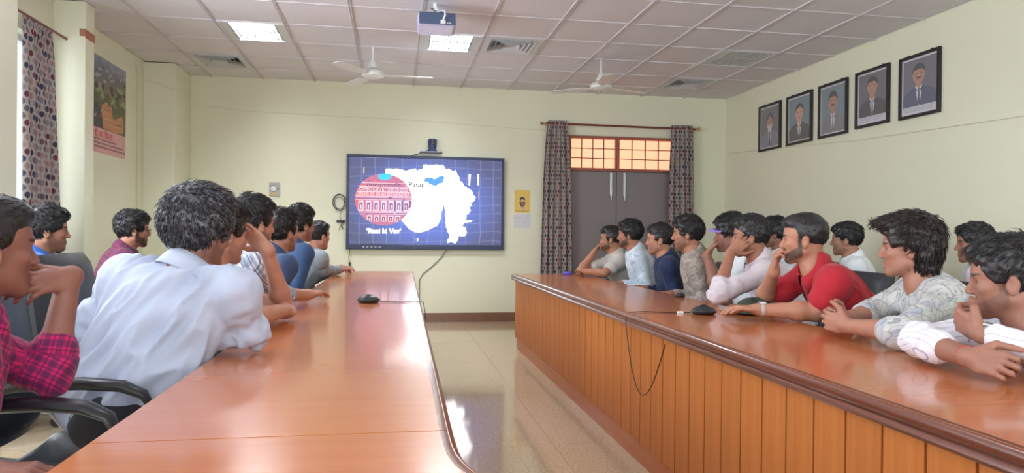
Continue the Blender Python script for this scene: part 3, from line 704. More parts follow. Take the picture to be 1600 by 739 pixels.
# conference camera on a small shelf above the screen
t = thing('conference_camera', 'blue grey conference camera on a shelf above the screen', 'camera', (0.47, 8.88, 2.15))
M_cam = mat('camera_blue_grey', sr(56, 64, 104), 0.4)
MB().box(0.32, 0.60, 8.80, 8.96, 2.148, 2.160).build('shelf', mat('shelf_grey', sr(140, 148, 176), 0.5), t, bevel=0.003)
MB().lathe([(0, 0), (0.06, 0), (0.062, 0.02), (0.05, 0.035), (0, 0.036)], (0.475, 8.875, 2.160), 24).build('base', M_cam, t)
MB().lathe([(0, 0), (0.048, 0), (0.053, 0.03), (0.056, 0.10), (0.05, 0.125), (0, 0.13)], (0.475, 8.875, 2.196), 24).build('head', M_cam, t)
MB().lathe([(0.026, 0), (0.026, 0.012), (0.016, 0.014), (0, 0.010)], (0.475, 8.823, 2.27), 18, 0, Matrix.Rotation(math.pi/2, 3, 'X')).build('lens', M_black, t)
MB().tube([(0.42, 8.88, 2.17), (0.36, 8.9, 2.165), (0.30, 8.93, 2.135), (0.22, 8.95, 2.112)], 0.005, 6).build('cable', M_cam, t)

# wall regulator, coil of cables, dangling leads, wall wires
t = thing('fan_regulator', 'grey wall regulator with round dial left of the screen', 'regulator', (-1.44, YB, 1.65))
MB().box(-1.507, -1.377, YB-0.018, YB, 1.565, 1.735).build('plate', mat('regulator_grey', sr(178, 176, 172), 0.45), t, bevel=0.004)
MB().lathe([(0, 0), (0.036, 0), (0.034, 0.012), (0, 0.014)], (-1.455, YB-0.018, 1.66), 24, 0, Matrix.Rotation(math.pi/2, 3, 'X')).build('dial', M_white, t)
MB().lathe([(0.036, 0), (0.041, 0.0), (0.041, 0.008), (0.036, 0.008)], (-1.455, YB-0.018, 1.66), 24, 0, Matrix.Rotation(math.pi/2, 3, 'X')).build('dial_ring', mat('regulator_ring', sr(110, 110, 118), 0.4), t)
MB().box(-1.49, -1.43, YB-0.021, YB-0.018, 1.585, 1.605).build('label_strip', mat('yellow_label', sr(226, 180, 84), 0.5), t)
MB().box(-1.405, -1.39, YB-0.024, YB-0.018, 1.645, 1.67).build('switch', MATS['regulator_ring'], t)
m = MB(); pts = []
for k in range(70):
    a = k*0.33; rr = 0.078+0.014*math.sin(k*0.11); pts.append((-0.665+rr*math.cos(a)*(0.9+0.08*math.sin(k*0.07)), YB-0.012-0.0005*k, 1.50+0.012*math.sin(k*0.13)+rr*math.sin(a)*1.15))
pts += [(-0.64, YB-0.04, 1.40), (-0.66, YB-0.03, 1.33), (-0.63, YB-0.02, 1.25), (-0.67, YB-0.02, 1.16)]
m.tube(pts, 0.0035, 6); tag(m.build('cable_coil', mat('dark_cable', sr(60, 58, 66), 0.5)), 'coil of dark cables hanging left of the screen', 'cable')
t = thing('wall_socket', 'small dark socket strip under the cable coil', 'socket', (-0.65, YB, 1.27))
MB().box(-0.70, -0.60, YB-0.03, YB, 1.255, 1.285).build('body', M_frame, t, bevel=0.004)
MB().tube([(-0.62, YB-0.035, 1.27), (-0.64, YB-0.05, 1.22), (-0.62, YB-0.03, 1.17)], 0.005, 6).build('lead', M_frame, t)
tag(MB().tube([(-0.53, 8.92, 0.93), (-0.545, 8.92, 0.82), (-0.535, 8.93, 0.74)], 0.004, 6).tube([(-0.535, 8.93, 0.76), (-0.535, 8.93, 0.68)], 0.012, 8).build('hanging_lead', MATS['dark_cable']), 'dark lead with a plug hanging under the left screen corner', 'cable')
tag(MB().tube([(0.68, 8.93, 0.93), (0.60, 8.94, 0.82), (0.48, 8.945, 0.70), (0.38, 8.945, 0.62), (0.33, 8.945, 0.54), (0.33, 8.94, 0.2), (0.34, 8.93, 0.004)], 0.006, 6).build('hanging_lead', mat('grey_cable', sr(130, 126, 124), 0.5)), 'grey cable running down the wall under the screen', 'cable')
M_wire = mat('cream_wire', sr(220, 217, 194), 0.6)
tag(MB().tube([(XR-0.006, 8.92, 2.26), (XR-0.006, 7.4, 2.165), (XR-0.006, 6.18, 2.086), (XR-0.006, 4.35, 2.02), (XR-0.006, 1.0, 1.95)], 0.0045, 6).build('wall_wire', M_wire), 'thin cream wire along the right wall under the portraits', 'wire')
tag(MB().tube([(-2.414, YB-0.006, 2.66), (-1.8, YB-0.006, 2.60), (-1.0, YB-0.006, 2.585), (0.4, YB-0.006, 2.56), (1.7, YB-0.006, 2.50), (1.95, YB-0.006, 2.50)], 0.004, 6).build('wall_wire', M_wire), 'thin cream wire sagging along the back wall above the screen', 'wire')
tag(MB().tube([(XL+0.006, 8.06, 2.93), (XL+0.006, 8.1, 2.9), (XL+0.006, 8.14, 2.8), (XL+0.006, 8.15, 0.4)], 0.006, 6).build('wall_wire', M_wire), 'thin cream wire down the left wall beside the poster', 'wire')
tag(MB().tube([(-2.74, 8.334, 2.80), (-2.6, 8.334, 2.77), (-2.425, 8.334, 2.70)], 0.004, 6).build('wall_wire', M_wire), 'thin cream wire crossing the corner column', 'wire')
# yellow poster with a light bulb and the white notice below it
yp = YB-0.003
t = thing('bulb_poster', 'small yellow poster with a light bulb right of the screen', 'poster', (1.65, YB, 1.56))
MB().box(1.548, 1.754, yp, YB, 1.413, 1.707).build('sheet', mat('poster_yellow', sr(232, 196, 104), 0.6), t)
def wflat(poly, y, m, name, parent):
    return flat(poly, y, m, name, parent)
P_navy = mat('print_navy', sr(58, 56, 76), 0.6); P_grey = mat('print_grey', sr(200, 198, 190), 0.6); P_br = mat('print_brown', sr(116, 84, 84), 0.6)
wflat([(1.61, 1.555), (1.695, 1.555), (1.68, 1.50), (1.665, 1.485), (1.64, 1.485), (1.625, 1.50)], yp-0.0006, P_br, 'bulb_glass', t)
wflat([(1.634, 1.485), (1.671, 1.485), (1.668, 1.455), (1.66, 1.44), (1.645, 1.44), (1.637, 1.455)], yp-0.0006, P_grey, 'bulb_cap', t)
wflat([(1.618, 1.575), (1.616, 1.595), (1.63, 1.612), (1.65, 1.618), (1.672, 1.612), (1.685, 1.60), (1.690, 1.58), (1.68, 1.57), (1.665, 1.585), (1.64, 1.588), (1.63, 1.57)], yp-0.0006, P_navy, 'bulb_cloud', t)
wflat([(1.647, 1.535), (1.657, 1.535), (1.657, 1.51), (1.647, 1.51)], yp-0.0012, P_grey, 'bulb_keyhole', t)
k_ = MB()
for i, w_ in enumerate((0.02, 0.03, 0.012, 0.035, 0.03)):
    x_ = 1.57+sum((0.02, 0.03, 0.012, 0.035, 0.03)[:i])+0.006*i; k_.box(x_, x_+w_, yp-0.0008, yp, 1.425, 1.436)
k_.build('caption', mat('print_ochre', sr(190, 140, 60), 0.6), t)
t = thing('paper_notice', 'white paper notice under the yellow bulb poster', 'notice', (1.65, YB, 1.3))
MB().box(1.543, 1.765, yp, YB, 1.216, 1.395).build('sheet', mat('paper_white', sr(214, 216, 220), 0.7), t)
k_ = MB()
for x_, z_, w_ in ((1.57, 1.345, 0.05), (1.63, 1.345, 0.03), (1.69, 1.345, 0.05), (1.58, 1.275, 0.03), (1.66, 1.275, 0.05)): k_.box(x_, x_+w_, yp-0.0006, yp, z_, z_+0.006)
k_.build('writing', mat('print_pale_blue', sr(170, 172, 186), 0.6), t)

# ------------------------------------------------------------------ poster on the left wall
t = thing('wall_poster', 'tall poster of a hill fort with pink caption on the left wall', 'poster', (XL, 7.43, 1.85))
xp = XL+0.003; PY0, PY1, PZa, PZb = 7.04, 7.815, 1.862, 2.77
def poster_mat():
    m = bpy.data.materials.new('fort_photograph_print'); m.use_nodes = True; nt = m.node_tree; N = nt.nodes.new; L = nt.links.new; b = nt.nodes['Principled BSDF']; b.inputs['Roughness'].default_value = 0.45
    geo = N('ShaderNodeNewGeometry'); sx = N('ShaderNodeSeparateXYZ'); L(geo.outputs['Position'], sx.inputs[0])
    n1 = N('ShaderNodeTexNoise'); n1.inputs['Scale'].default_value = 9; n1.inputs['Detail'].default_value = 6; L(geo.outputs['Position'], n1.inputs['Vector'])
    ad = N('ShaderNodeMath'); ad.operation = 'MULTIPLY_ADD'; L(n1.outputs['Fac'], ad.inputs[0]); ad.inputs[1].default_value = 0.30; L(sx.outputs[2], ad.inputs[2])
    mr = N('ShaderNodeMapRange'); mr.inputs[1].default_value = 2.2; mr.inputs[2].default_value = 2.95; L(ad.outputs[0], mr.inputs[0])
    rp = N('ShaderNodeValToRGB'); e = rp.color_ramp.elements
    e[0].color = sr(86, 84, 62); e[1].color = sr(150, 152, 176); e[1].position = 0.95
    for p, c in ((0.2, sr(118, 106, 78)), (0.4, sr(84, 96, 74)), (0.55, sr(132, 120, 96)), (0.75, sr(112, 116, 124))): q = e.new(p); q.color = c
    L(mr.outputs[0], rp.inputs[0]); L(rp.outputs[0], b.inputs['Base Color']); return m
ZC = 2.095
MB().box(XL, xp, PY0, PY1, ZC, PZb).build('photograph', poster_mat(), t)
MB().box(XL, xp, PY0, PY1, PZa, ZC).build('caption_panel', mat('poster_pink', sr(222, 170, 170), 0.5), t)
def lflat(poly, x, m, name):
    me = bpy.data.meshes.new(name); tr = tessellate_polygon([[Vector((p[0], p[1], 0)) for p in poly]])
    me.from_pydata([(x, p[0], p[1]) for p in poly], [], [tuple(q) for q in tr]); me.materials.append(m); me.update()
    o = bpy.data.objects.new(name, me); COL.objects.link(o); return wparent(o, t)
P_fort = mat('print_fort_orange', sr(196, 138, 98), 0.5); P_fort2 = mat('print_fort_shade', sr(150, 104, 78), 0.5); P_rock = mat('print_rock', sr(78, 74, 82), 0.5); P_pale = mat('print_pale_building', sr(168, 168, 190), 0.5); P_field = mat('print_field', sr(150, 164, 120), 0.5)
P_fort3 = mat('print_fort_light', sr(206, 156, 116), 0.5); P_tree = mat('print_tree', sr(74, 84, 62), 0.5)
lflat([(7.22, 2.11), (7.21, 2.30), (7.23, 2.33), (7.27, 2.34), (7.30, 2.365), (7.35, 2.36), (7.38, 2.345), (7.44, 2.34), (7.46, 2.30), (7.47, 2.24), (7.54, 2.22), (7.58, 2.245), (7.64, 2.26), (7.70, 2.29), (7.735, 2.28), (7.75, 2.2), (7.76, 2.12), (7.6, 2.098), (7.4, 2.10)], xp+0.0006, P_fort, 'fort_wall')
for y_, z_, w_, h_ in ((7.25, 2.24, 0.16, 0.012), (7.27, 2.28, 0.15, 0.01), (7.25, 2.19, 0.2, 0.012), (7.52, 2.17, 0.2, 0.012), (7.56, 2.205, 0.15, 0.01), (7.3, 2.315, 0.1, 0.01), (7.3, 2.14, 0.4, 0.012), (7.62, 2.24, 0.09, 0.01)):
    lflat([(y_, z_), (y_+w_, z_+0.012), (y_+w_, z_+h_+0.012), (y_, z_+h_)], xp+0.0010, random.choice((P_fort2, P_fort3)), 'fort_course')
lflat([(7.044, 2.10), (7.044, 2.32), (7.08, 2.335), (7.13, 2.325), (7.17, 2.29), (7.20, 2.25), (7.225, 2.2), (7.24, 2.15), (7.25, 2.10)], xp+0.0008, P_rock, 'rock')
rp_ = random.Random(21)
def blob(y_, z_, r_, m_, nm, sq=0.7):
    n_ = 9; a0_ = rp_.uniform(0, 6)
    lflat([(min(PY1-0.005, max(PY0+0.004, y_+r_*rp_.uniform(0.7, 1.2)*math.cos(a0_+2*math.pi*k/n_))), min(PZb-0.005, max(ZC+0.004, z_+sq*r_*rp_.uniform(0.7, 1.2)*math.sin(a0_+2*math.pi*k/n_)))) for k in range(n_)], xp+0.0009+0.0002*rp_.random(), m_, nm)
for k in range(26): blob(rp_.uniform(7.06, 7.8), rp_.uniform(2.35, 2.52), rp_.uniform(0.015, 0.05), rp_.choice((P_tree, P_tree, P_rock, P_field)), 'tree_print')
for k in range(22): blob(rp_.uniform(7.06, 7.8), rp_.uniform(2.54, 2.70), rp_.uniform(0.012, 0.035), rp_.choice((P_pale, P_pale, P_rock)), 'building_print', 0.55)
blob(7.66, 2.53, 0.07, P_field, 'field_print', 0.5); blob(7.10, 2.58, 0.04, P_pale, 'building_print'); blob(7.17, 2.5, 0.04, P_pale, 'building_print')
for k in range(8): blob(rp_.uniform(7.05, 7.2), rp_.uniform(2.13, 2.28), rp_.uniform(0.01, 0.022), P_pale if k % 3 == 0 else P_fort2, 'rock_print')
vs, fs = text_mb('\u0926\u0940 \u0915\u093e \u093f\u0915\u0932\u093e', 0.085, 0.0015, 'LEFT'); k_ = MB(); k_.add([(xp+0.0008, PY0+0.012+v.x*1.15, 2.035+v.y) for v in vs], fs); k_.build('title', mat('print_red', sr(206, 70, 84), 0.5), t)
P_txt = mat('print_dark_text', sr(92, 66, 72), 0.6); rnd = random.Random(11)
k_ = MB()
for r_, (z_, y1_) in enumerate(((1.985, 7.55), (1.95, 7.76), (1.915, 7.79))):
    y_ = PY0+0.012
    while y_ < y1_:
        w_ = rnd.uniform(0.025, 0.07); k_.box(xp, xp+0.0008, y_, y_+w_, z_+0.009, z_+0.0115)
        yy = y_
        while yy < y_+w_-0.006:
            k_.box(xp, xp+0.0008, yy+0.003, yy+0.006, z_-rnd.uniform(0.004, 0.01), z_+0.0095); k_.box(xp, xp+0.0008, yy, yy+0.005, z_-0.002, z_+0.002+rnd.uniform(0, 0.003)); yy += 0.011
        y_ += w_+0.012
k_.build('small_text', P_txt, t)

# ------------------------------------------------------------------ five framed portraits on the right wall
SK = mat('print_skin', sr(176, 126, 108), 0.5); SK2 = mat('print_skin_pale', sr(196, 152, 132), 0.5); HA = mat('print_hair', sr(42, 36, 40), 0.5); SHT = mat('print_shirt', sr(212, 210, 216), 0.5); WBEARD = mat('print_white_beard', sr(206, 200, 200), 0.5)
SHADE = mat('print_eye_shadow', sr(120, 80, 70), 0.5); LIP = mat('print_lip', sr(160, 96, 90), 0.5)
M_pglass = mat('picture_glass', (1, 1, 1, 1), 0.03, alpha=0.06)
def ell(cx, cy, a, b_, n=20, a0=0, a1=2*math.pi): return [(cx+a*math.cos(a0+(a1-a0)*k/n), cy+b_*math.sin(a0+(a1-a0)*k/n)) for k in range(n + (0 if a1-a0 > 6.2 else 1))]
def portrait(y_far, y_near, z0, z1, label, bg, suit, tie, style, caption):
    """u runs to the right as seen from the room: from far (large Y) to near (small Y)"""
    t = thing('framed_portrait', label, 'picture', (XR, (y_far+y_near)/2, z0), 'framed portraits on the right wall')
    W = y_far-y_near; Hh = z1-z0; fw = 0.028; xf = XR
    f = MB(); f.box(xf-0.03, xf-0.002, y_near, y_far, z0, z0+fw).box(xf-0.03, xf-0.002, y_near, y_far, z1-fw, z1).box(xf-0.03, xf-0.002, y_near, y_near+fw, z0+fw, z1-fw).box(xf-0.03, xf-0.002, y_far-fw, y_far, z0+fw, z1-fw)
    f.build('frame', M_frame, t, bevel=0.004)
    MB().box(xf-0.012, xf-0.002, y_near+fw, y_far-fw, z0+fw, z1-fw).build('mount', mat('mount_pale', sr(206, 206, 214), 0.6), t)
    a0, a1, b0, b1 = y_far-fw-0.016, y_near+fw+0.016, z0+fw+0.016, z1-fw-0.016
    if caption: b0 += 0.055
    PW, PH = a0-a1, b1-b0; lay = [0]
    MB().box(xf-0.0132, xf-0.012, a1, a0, b0, b1).build('photo_background', bg, t)
    grp = {}
    def L_(poly, m):
        lay[0] += 1; x = xf-0.0134-0.00012*lay[0]
        g = grp.setdefault(m.name, (MB(), m))[0]
        g.add([(x, a0-min(max(p[0], 0), 1)*PW, b0+min(max(p[1], 0), 1)*PH) for p in poly], [tuple(range(len(poly)))])
    cx = style.get('cx', 0.5); cy = style.get('cy', 0.66); fr_ = style.get('fr', 0.18)
    L_([(0.0, 0), (0.0, 0.20), (0.05, 0.28), (0.18, 0.345), (cx-0.12, 0.42), (cx, 0.36), (cx+0.12, 0.42), (0.84, 0.345), (0.95, 0.28), (1.0, 0.18), (1.0, 0)], suit)
    L_([(cx-0.11, 0.41), (cx-0.06, 0.46), (cx+0.06, 0.46), (cx+0.11, 0.41), (cx+0.02, 0.0), (cx-0.01, 0.0)], SHT)
    L_([(cx-0.10, 0.54), (cx+0.10, 0.54), (cx+0.09, 0.43), (cx, 0.37), (cx-0.09, 0.43)], style.get('skin', SK))
    L_([(cx-0.03, 0.375), (cx+0.03, 0.375), (cx+0.022, 0.33), (cx+0.04, 0.06), (cx+0.005, 0.0), (cx-0.03, 0.06), (cx-0.02, 0.33)], tie)
    sk = style.get('skin', SK)
    if style.get('turban'): 
        L_(ell(cx, cy+0.09, fr_*1.35, 0.17), style['turban'])
    else:
        L_(ell(cx, cy+0.06, fr_*1.1, 0.185), style.get('hair', HA)); L_(ell(cx-fr_, cy-0.01, 0.022, 0.035), sk); L_(ell(cx+fr_, cy-0.01, 0.022, 0.035), sk)
    L_(ell(cx, cy, fr_, 0.19), sk)
    if not style.get('turban'): L_([(cx-fr_, cy+0.05), (cx-fr_*0.8, cy+0.1), (cx-fr_*0.2, cy+style.get('hl', 0.115)), (cx+fr_*0.5, cy+style.get('hl', 0.115)+0.005), (cx+fr_*0.95, cy+0.06), (cx+fr_*1.02, cy+0.11), (cx+fr_*0.6, cy+0.225), (cx-fr_*0.4, cy+0.235), (cx-fr_*0.95, cy+0.15)], style.get('hair', HA))
    if style.get('turban'):
        L_([(cx-fr_*1.3, cy+0.06), (cx-fr_*0.6, cy+0.11), (cx, cy+0.2), (cx-fr_*0.2, cy+0.25), (cx-fr_*1.0, cy+0.22)], style['turban']); L_([(cx+fr_*1.3, cy+0.06), (cx+fr_*0.6, cy+0.11), (cx, cy+0.2), (cx+fr_*0.2, cy+0.25), (cx+fr_*1.0, cy+0.22)], style['turban'])
        L_([(cx-fr_*0.95, cy-0.03), (cx-fr_*0.5, cy-0.06), (cx+fr_*0.5, cy-0.06), (cx+fr_*0.95, cy-0.03), (cx+fr_*0.7, cy-0.15), (cx, cy-0.22), (cx-fr_*0.7, cy-0.15)], WBEARD)
    for s_ in (-1, 1):
        L_(ell(cx+s_*fr_*0.42, cy+0.035, 0.028, 0.008, 10), HA); L_(ell(cx+s_*fr_*0.42, cy+0.012, 0.022, 0.009, 10), SHADE)
    L_([(cx-0.006, cy+0.02), (cx+0.01, cy+0.02), (cx+0.026, cy-0.035), (cx, cy-0.045), (cx-0.022, cy-0.035)], SHADE if 0 else SK2)
    if style.get('moustache'): L_(ell(cx, cy-0.062, fr_*0.48, 0.017, 14), style['moustache'])
    L_(ell(cx, cy-0.092, fr_*0.34, 0.009, 12), LIP)
    L_([(cx-0.11, 0.41), (cx-0.035, 0.33), (cx-0.16, 0.25), (cx-0.02, 0.0), (cx-0.06, 0), (cx-0.24, 0.27)], suit); L_([(cx+0.11, 0.41), (cx+0.035, 0.33), (cx+0.16, 0.25), (cx+0.03, 0.0), (cx+0.07, 0), (cx+0.24, 0.27)], suit)
    for nm, (g, m) in grp.items(): g.build('portrait_print', m, t)
    if caption:
        k_ = MB()
        for j in range(3):
            zz = z0+fw+0.016+0.012+j*0.014; yy = a0-0.02-(2-j)*0.0
            while yy > a1+0.05:
                w_ = random.uniform(0.01, 0.03); k_.box(xf-0.0135, xf-0.012, yy-w_, yy, zz, zz+0.005); yy -= w_+0.008
        k_.build('caption_text', mat('print_caption_grey', sr(150, 150, 160), 0.6), t)
    MB().box(xf-0.0205, xf-0.0195, y_near+fw*0.9, y_far-fw*0.9, z0+fw*0.9, z1-fw*0.9).build('glass', M_pglass, t)
    for yy in (y_near+W*0.22, y_near+W*0.8): MB().box(xf-0.012, xf-0.002, yy-0.008, yy+0.008, z1-0.002, z1+0.012).build('hanging_clip', M_frame, t)
bgb = mat('print_bg_teal', sr(112, 132, 142), 0.5); bgd = mat('print_bg_slate', sr(98, 96, 106), 0.5); bgg = mat('print_bg_grey', sr(110, 112, 114), 0.5); bgp = mat('print_bg_violet', sr(104, 98, 114), 0.5)
S_grey = mat('print_suit_grey', sr(128, 128, 142), 0.5); S_olive = mat('print_suit_olive', sr(74, 74, 72), 0.5); S_mid = mat('print_suit_mid', sr(120, 118, 124), 0.5); S_dark = mat('print_suit_dark', sr(58, 56, 60), 0.5); S_navy = mat('print_suit_navy', sr(70, 74, 108), 0.5)
T_navy = mat('print_tie_navy', sr(52, 52, 84), 0.5); T_dk = mat('print_tie_dark', sr(64, 52, 62), 0.5); T_gr = mat('print_tie_grey', sr(110, 110, 122), 0.5); T_sl = mat('print_tie_slate', sr(98, 98, 118), 0.5)
portrait(8.03, 7.54, 2.175, 2.735, 'framed portrait of a man in a dark turban, farthest of five', bgg, S_grey, T_navy, dict(turban=mat('print_turban', sr(72, 72, 98), 0.5), cy=0.60, fr=0.145), False)
portrait(7.415, 6.92, 2.175, 2.735, 'framed portrait of a balding man in olive suit, second from the door', bgb, S_olive, T_dk, dict(hl=0.15, skin=SK2, cy=0.62), False)
portrait(6.80, 6.32, 2.175, 2.735, 'framed portrait of a moustached man in grey suit, middle of five', bgb, S_mid, T_gr, dict(moustache=HA, cy=0.66), False)
portrait(6.195, 5.725, 2.19, 2.737, 'framed portrait of a clean shaven man in dark suit and caption', bgd, S_dark, T_sl, dict(cy=0.68, hl=0.12), True)
portrait(5.595, 5.12, 2.18, 2.727, 'framed portrait of a moustached man in navy suit, nearest of five', bgp, S_navy, T_navy, dict(moustache=HA, cy=0.66, cx=0.48), True)

# ------------------------------------------------------------------ office chairs
M_base = mat('chair_chrome', sr(170, 174, 180), 0.25, metal=0.85)
M_strut = mat('chair_strut_grey', sr(178, 184, 192), 0.35)
M_pad = mat('chair_arm_black', sr(28, 29, 33), 0.32)
def make_chair(bh, arms=True):
    t = thing('office_chair', 'x', 'chair')
    def cushion(name, w, d, h, c, rot, curve, parent, seams=()):
        """rounded padded panel: w across, d long, h thick; curved across its width"""
        n1, n2 = 14, 14; vs = []
        for side in (1, -1):
            for i in range(n1+1):
                for j in range(n2+1):
                    u = -1+2*i/n1; v = -1+2*j/n2
                    e = max(0.0, 1-abs(u)**6)*max(0.0, 1-abs(v)**6)
                    th = h/2*(0.25+0.75*e**0.4) if e > 0 else h*0.12
                    for s_ in seams:
                        if abs(v-s_) < 0.08 and side > 0: th -= 0.012*(1-abs(v-s_)/0.08)
                    p = Vector((u*w/2*(1-0.05*v*v), v*d/2, side*th + curve*(u*u)))
                    vs.append(rot @ p + Vector(c))
        N = (n1+1)*(n2+1); fs = []
        for i in range(n1):
            for j in range(n2):
                a = i*(n2+1)+j; fs.append((a, a+1, a+n2+2, a+n2+1)); fs.append((N+a, N+a+n2+1, N+a+n2+2, N+a+1))
        for i in range(n1):
            a = i*(n2+1); fs.append((a, a+n2+1, N+a+n2+1, N+a)); a += n2; fs.append((a, N+a, N+a+n2+1, a+n2+1))
        for j in range(n2):
            a = j; fs.append((a, N+a, N+a+1, a+1)); a = n1*(n2+1)+j; fs.append((a, a+1, N+a+1, N+a))
        m = MB(); m.add(vs, fs, 0, True); return m.build(name, M_leather, parent, local=True)
    I3 = Matrix.Identity(3)
    cushion('seat', 0.47, 0.50, 0.09, (0, 0.02, 0.405), I3, 0.02, t)
    cushion('backrest', 0.48, bh, 0.085, (0, -0.285, 0.48+bh/2), Matrix.Rotation(math.radians(98), 3, 'X'), 0.045, t, seams=(-0.25, 0.35))
    for s in (-1, 1) if arms else ():
        a = MB().tube([(s*0.258, -0.26, 0.64), (s*0.262, -0.20, 0.685), (s*0.264, -0.10, 0.702), (s*0.264, 0.06, 0.705), (s*0.262, 0.16, 0.695), (s*0.259, 0.215, 0.67), (s*0.256, 0.24, 0.625)], [0.016, 0.024, 0.028, 0.029, 0.027, 0.022, 0.014], 12, flat=0.62).build('armrest', M_pad, t, local=True)
        MB().tube([(s*0.258, 0.235, 0.635), (s*0.258, 0.19, 0.55), (s*0.25, 0.06, 0.44), (s*0.24, -0.02, 0.385)], 0.016, 10, flat=0.5).tube([(s*0.258, -0.25, 0.65), (s*0.255, -0.24, 0.5), (s*0.25, -0.16, 0.40)], 0.014, 10, flat=0.5).build('arm_strut', M_strut, a, local=True)
    MB().tube([(0, -0.20, 0.40), (0, -0.31, 0.42), (0, -0.335, 0.56), (0, -0.33, 0.64)], 0.022, 8).build('back_support', M_pad, t, local=True)
    MB().box(-0.11, 0.11, -0.11, 0.13, 0.345, 0.362).build('seat_plate', M_pad, t, local=True)
    MB().tube([(0, 0, 0.08), (0, 0, 0.22)], 0.028, 14).tube([(0, 0, 0.22), (0, 0, 0.35)], 0.018, 14).build('gas_column', M_pad, t, local=True)
    for k in range(5):
        a = math.radians(90+72*k); d = Vector((math.cos(a), math.sin(a), 0))
        leg = MB().tube([d*0.02+Vector((0, 0, 0.10)), d*0.16+Vector((0, 0, 0.095)), d*0.29+Vector((0, 0, 0.075))], [0.024, 0.02, 0.014], 10).build('base_leg', M_base, t, local=True)
        n = Vector((-d.y, d.x, 0)); c = d*0.29+Vector((0, 0, 0.03))
        MB().tube([c-n*0.022, c+n*0.022], 0.029, 14).tube([d*0.29+Vector((0, 0, 0.05)), d*0.29+Vector((0, 0, 0.08))], 0.008, 8).build('caster', M_pad, leg, local=True)
    return t
CHAIRS = {}
def place_chair(x, y, phi, label, bh=0.44, sc=1.0, group='office chairs'):
    """phi: facing, degrees clockwise from +Y"""
    if bh not in CHAIRS: o = CHAIRS[bh] = make_chair(bh, bh != 0.45)      # 0.45: the armless kind
    else: o = copy_tree(CHAIRS[bh])
    o.location = (x, y, 0.0013); o.rotation_euler = (0, 0, -math.radians(phi)); o['label'] = label; o['group'] = group; o.scale = (sc, 1.0, 1.0)
    return o

# ------------------------------------------------------------------ people: smooth distance-field bodies
def vhash(i, j, k, seed):
    h = (i*374761393 + j*668265263 + k*2147483647 + seed*1274126177) & 0xffffffff
    h = ((h ^ (h >> 13))*1274126177) & 0xffffffff
    return ((h ^ (h >> 16)) & 0xffff)/65535.0
def vnoise(P, scale, seed=0):
    """value noise in [-1, 1] at the points P (n, 3); scale may be a 3-vector"""
    q = np.asarray(P, np.float64)*np.asarray(scale); i0 = np.floor(q).astype(np.int64); f = q-i0; f = f*f*(3-2*f)
    out = 0
    for dx in (0, 1):
        for dy in (0, 1):
            for dz in (0, 1):
                w = (f[:, 0] if dx else 1-f[:, 0])*(f[:, 1] if dy else 1-f[:, 1])*(f[:, 2] if dz else 1-f[:, 2])
                out = out + w*vhash(i0[:, 0]+dx, i0[:, 1]+dy, i0[:, 2]+dz, seed)
    return out*2-1

V = lambda *a: np.array(a, np.float64)
def unit(v): v = np.asarray(v, float); return v/(np.linalg.norm(v)+1e-12)

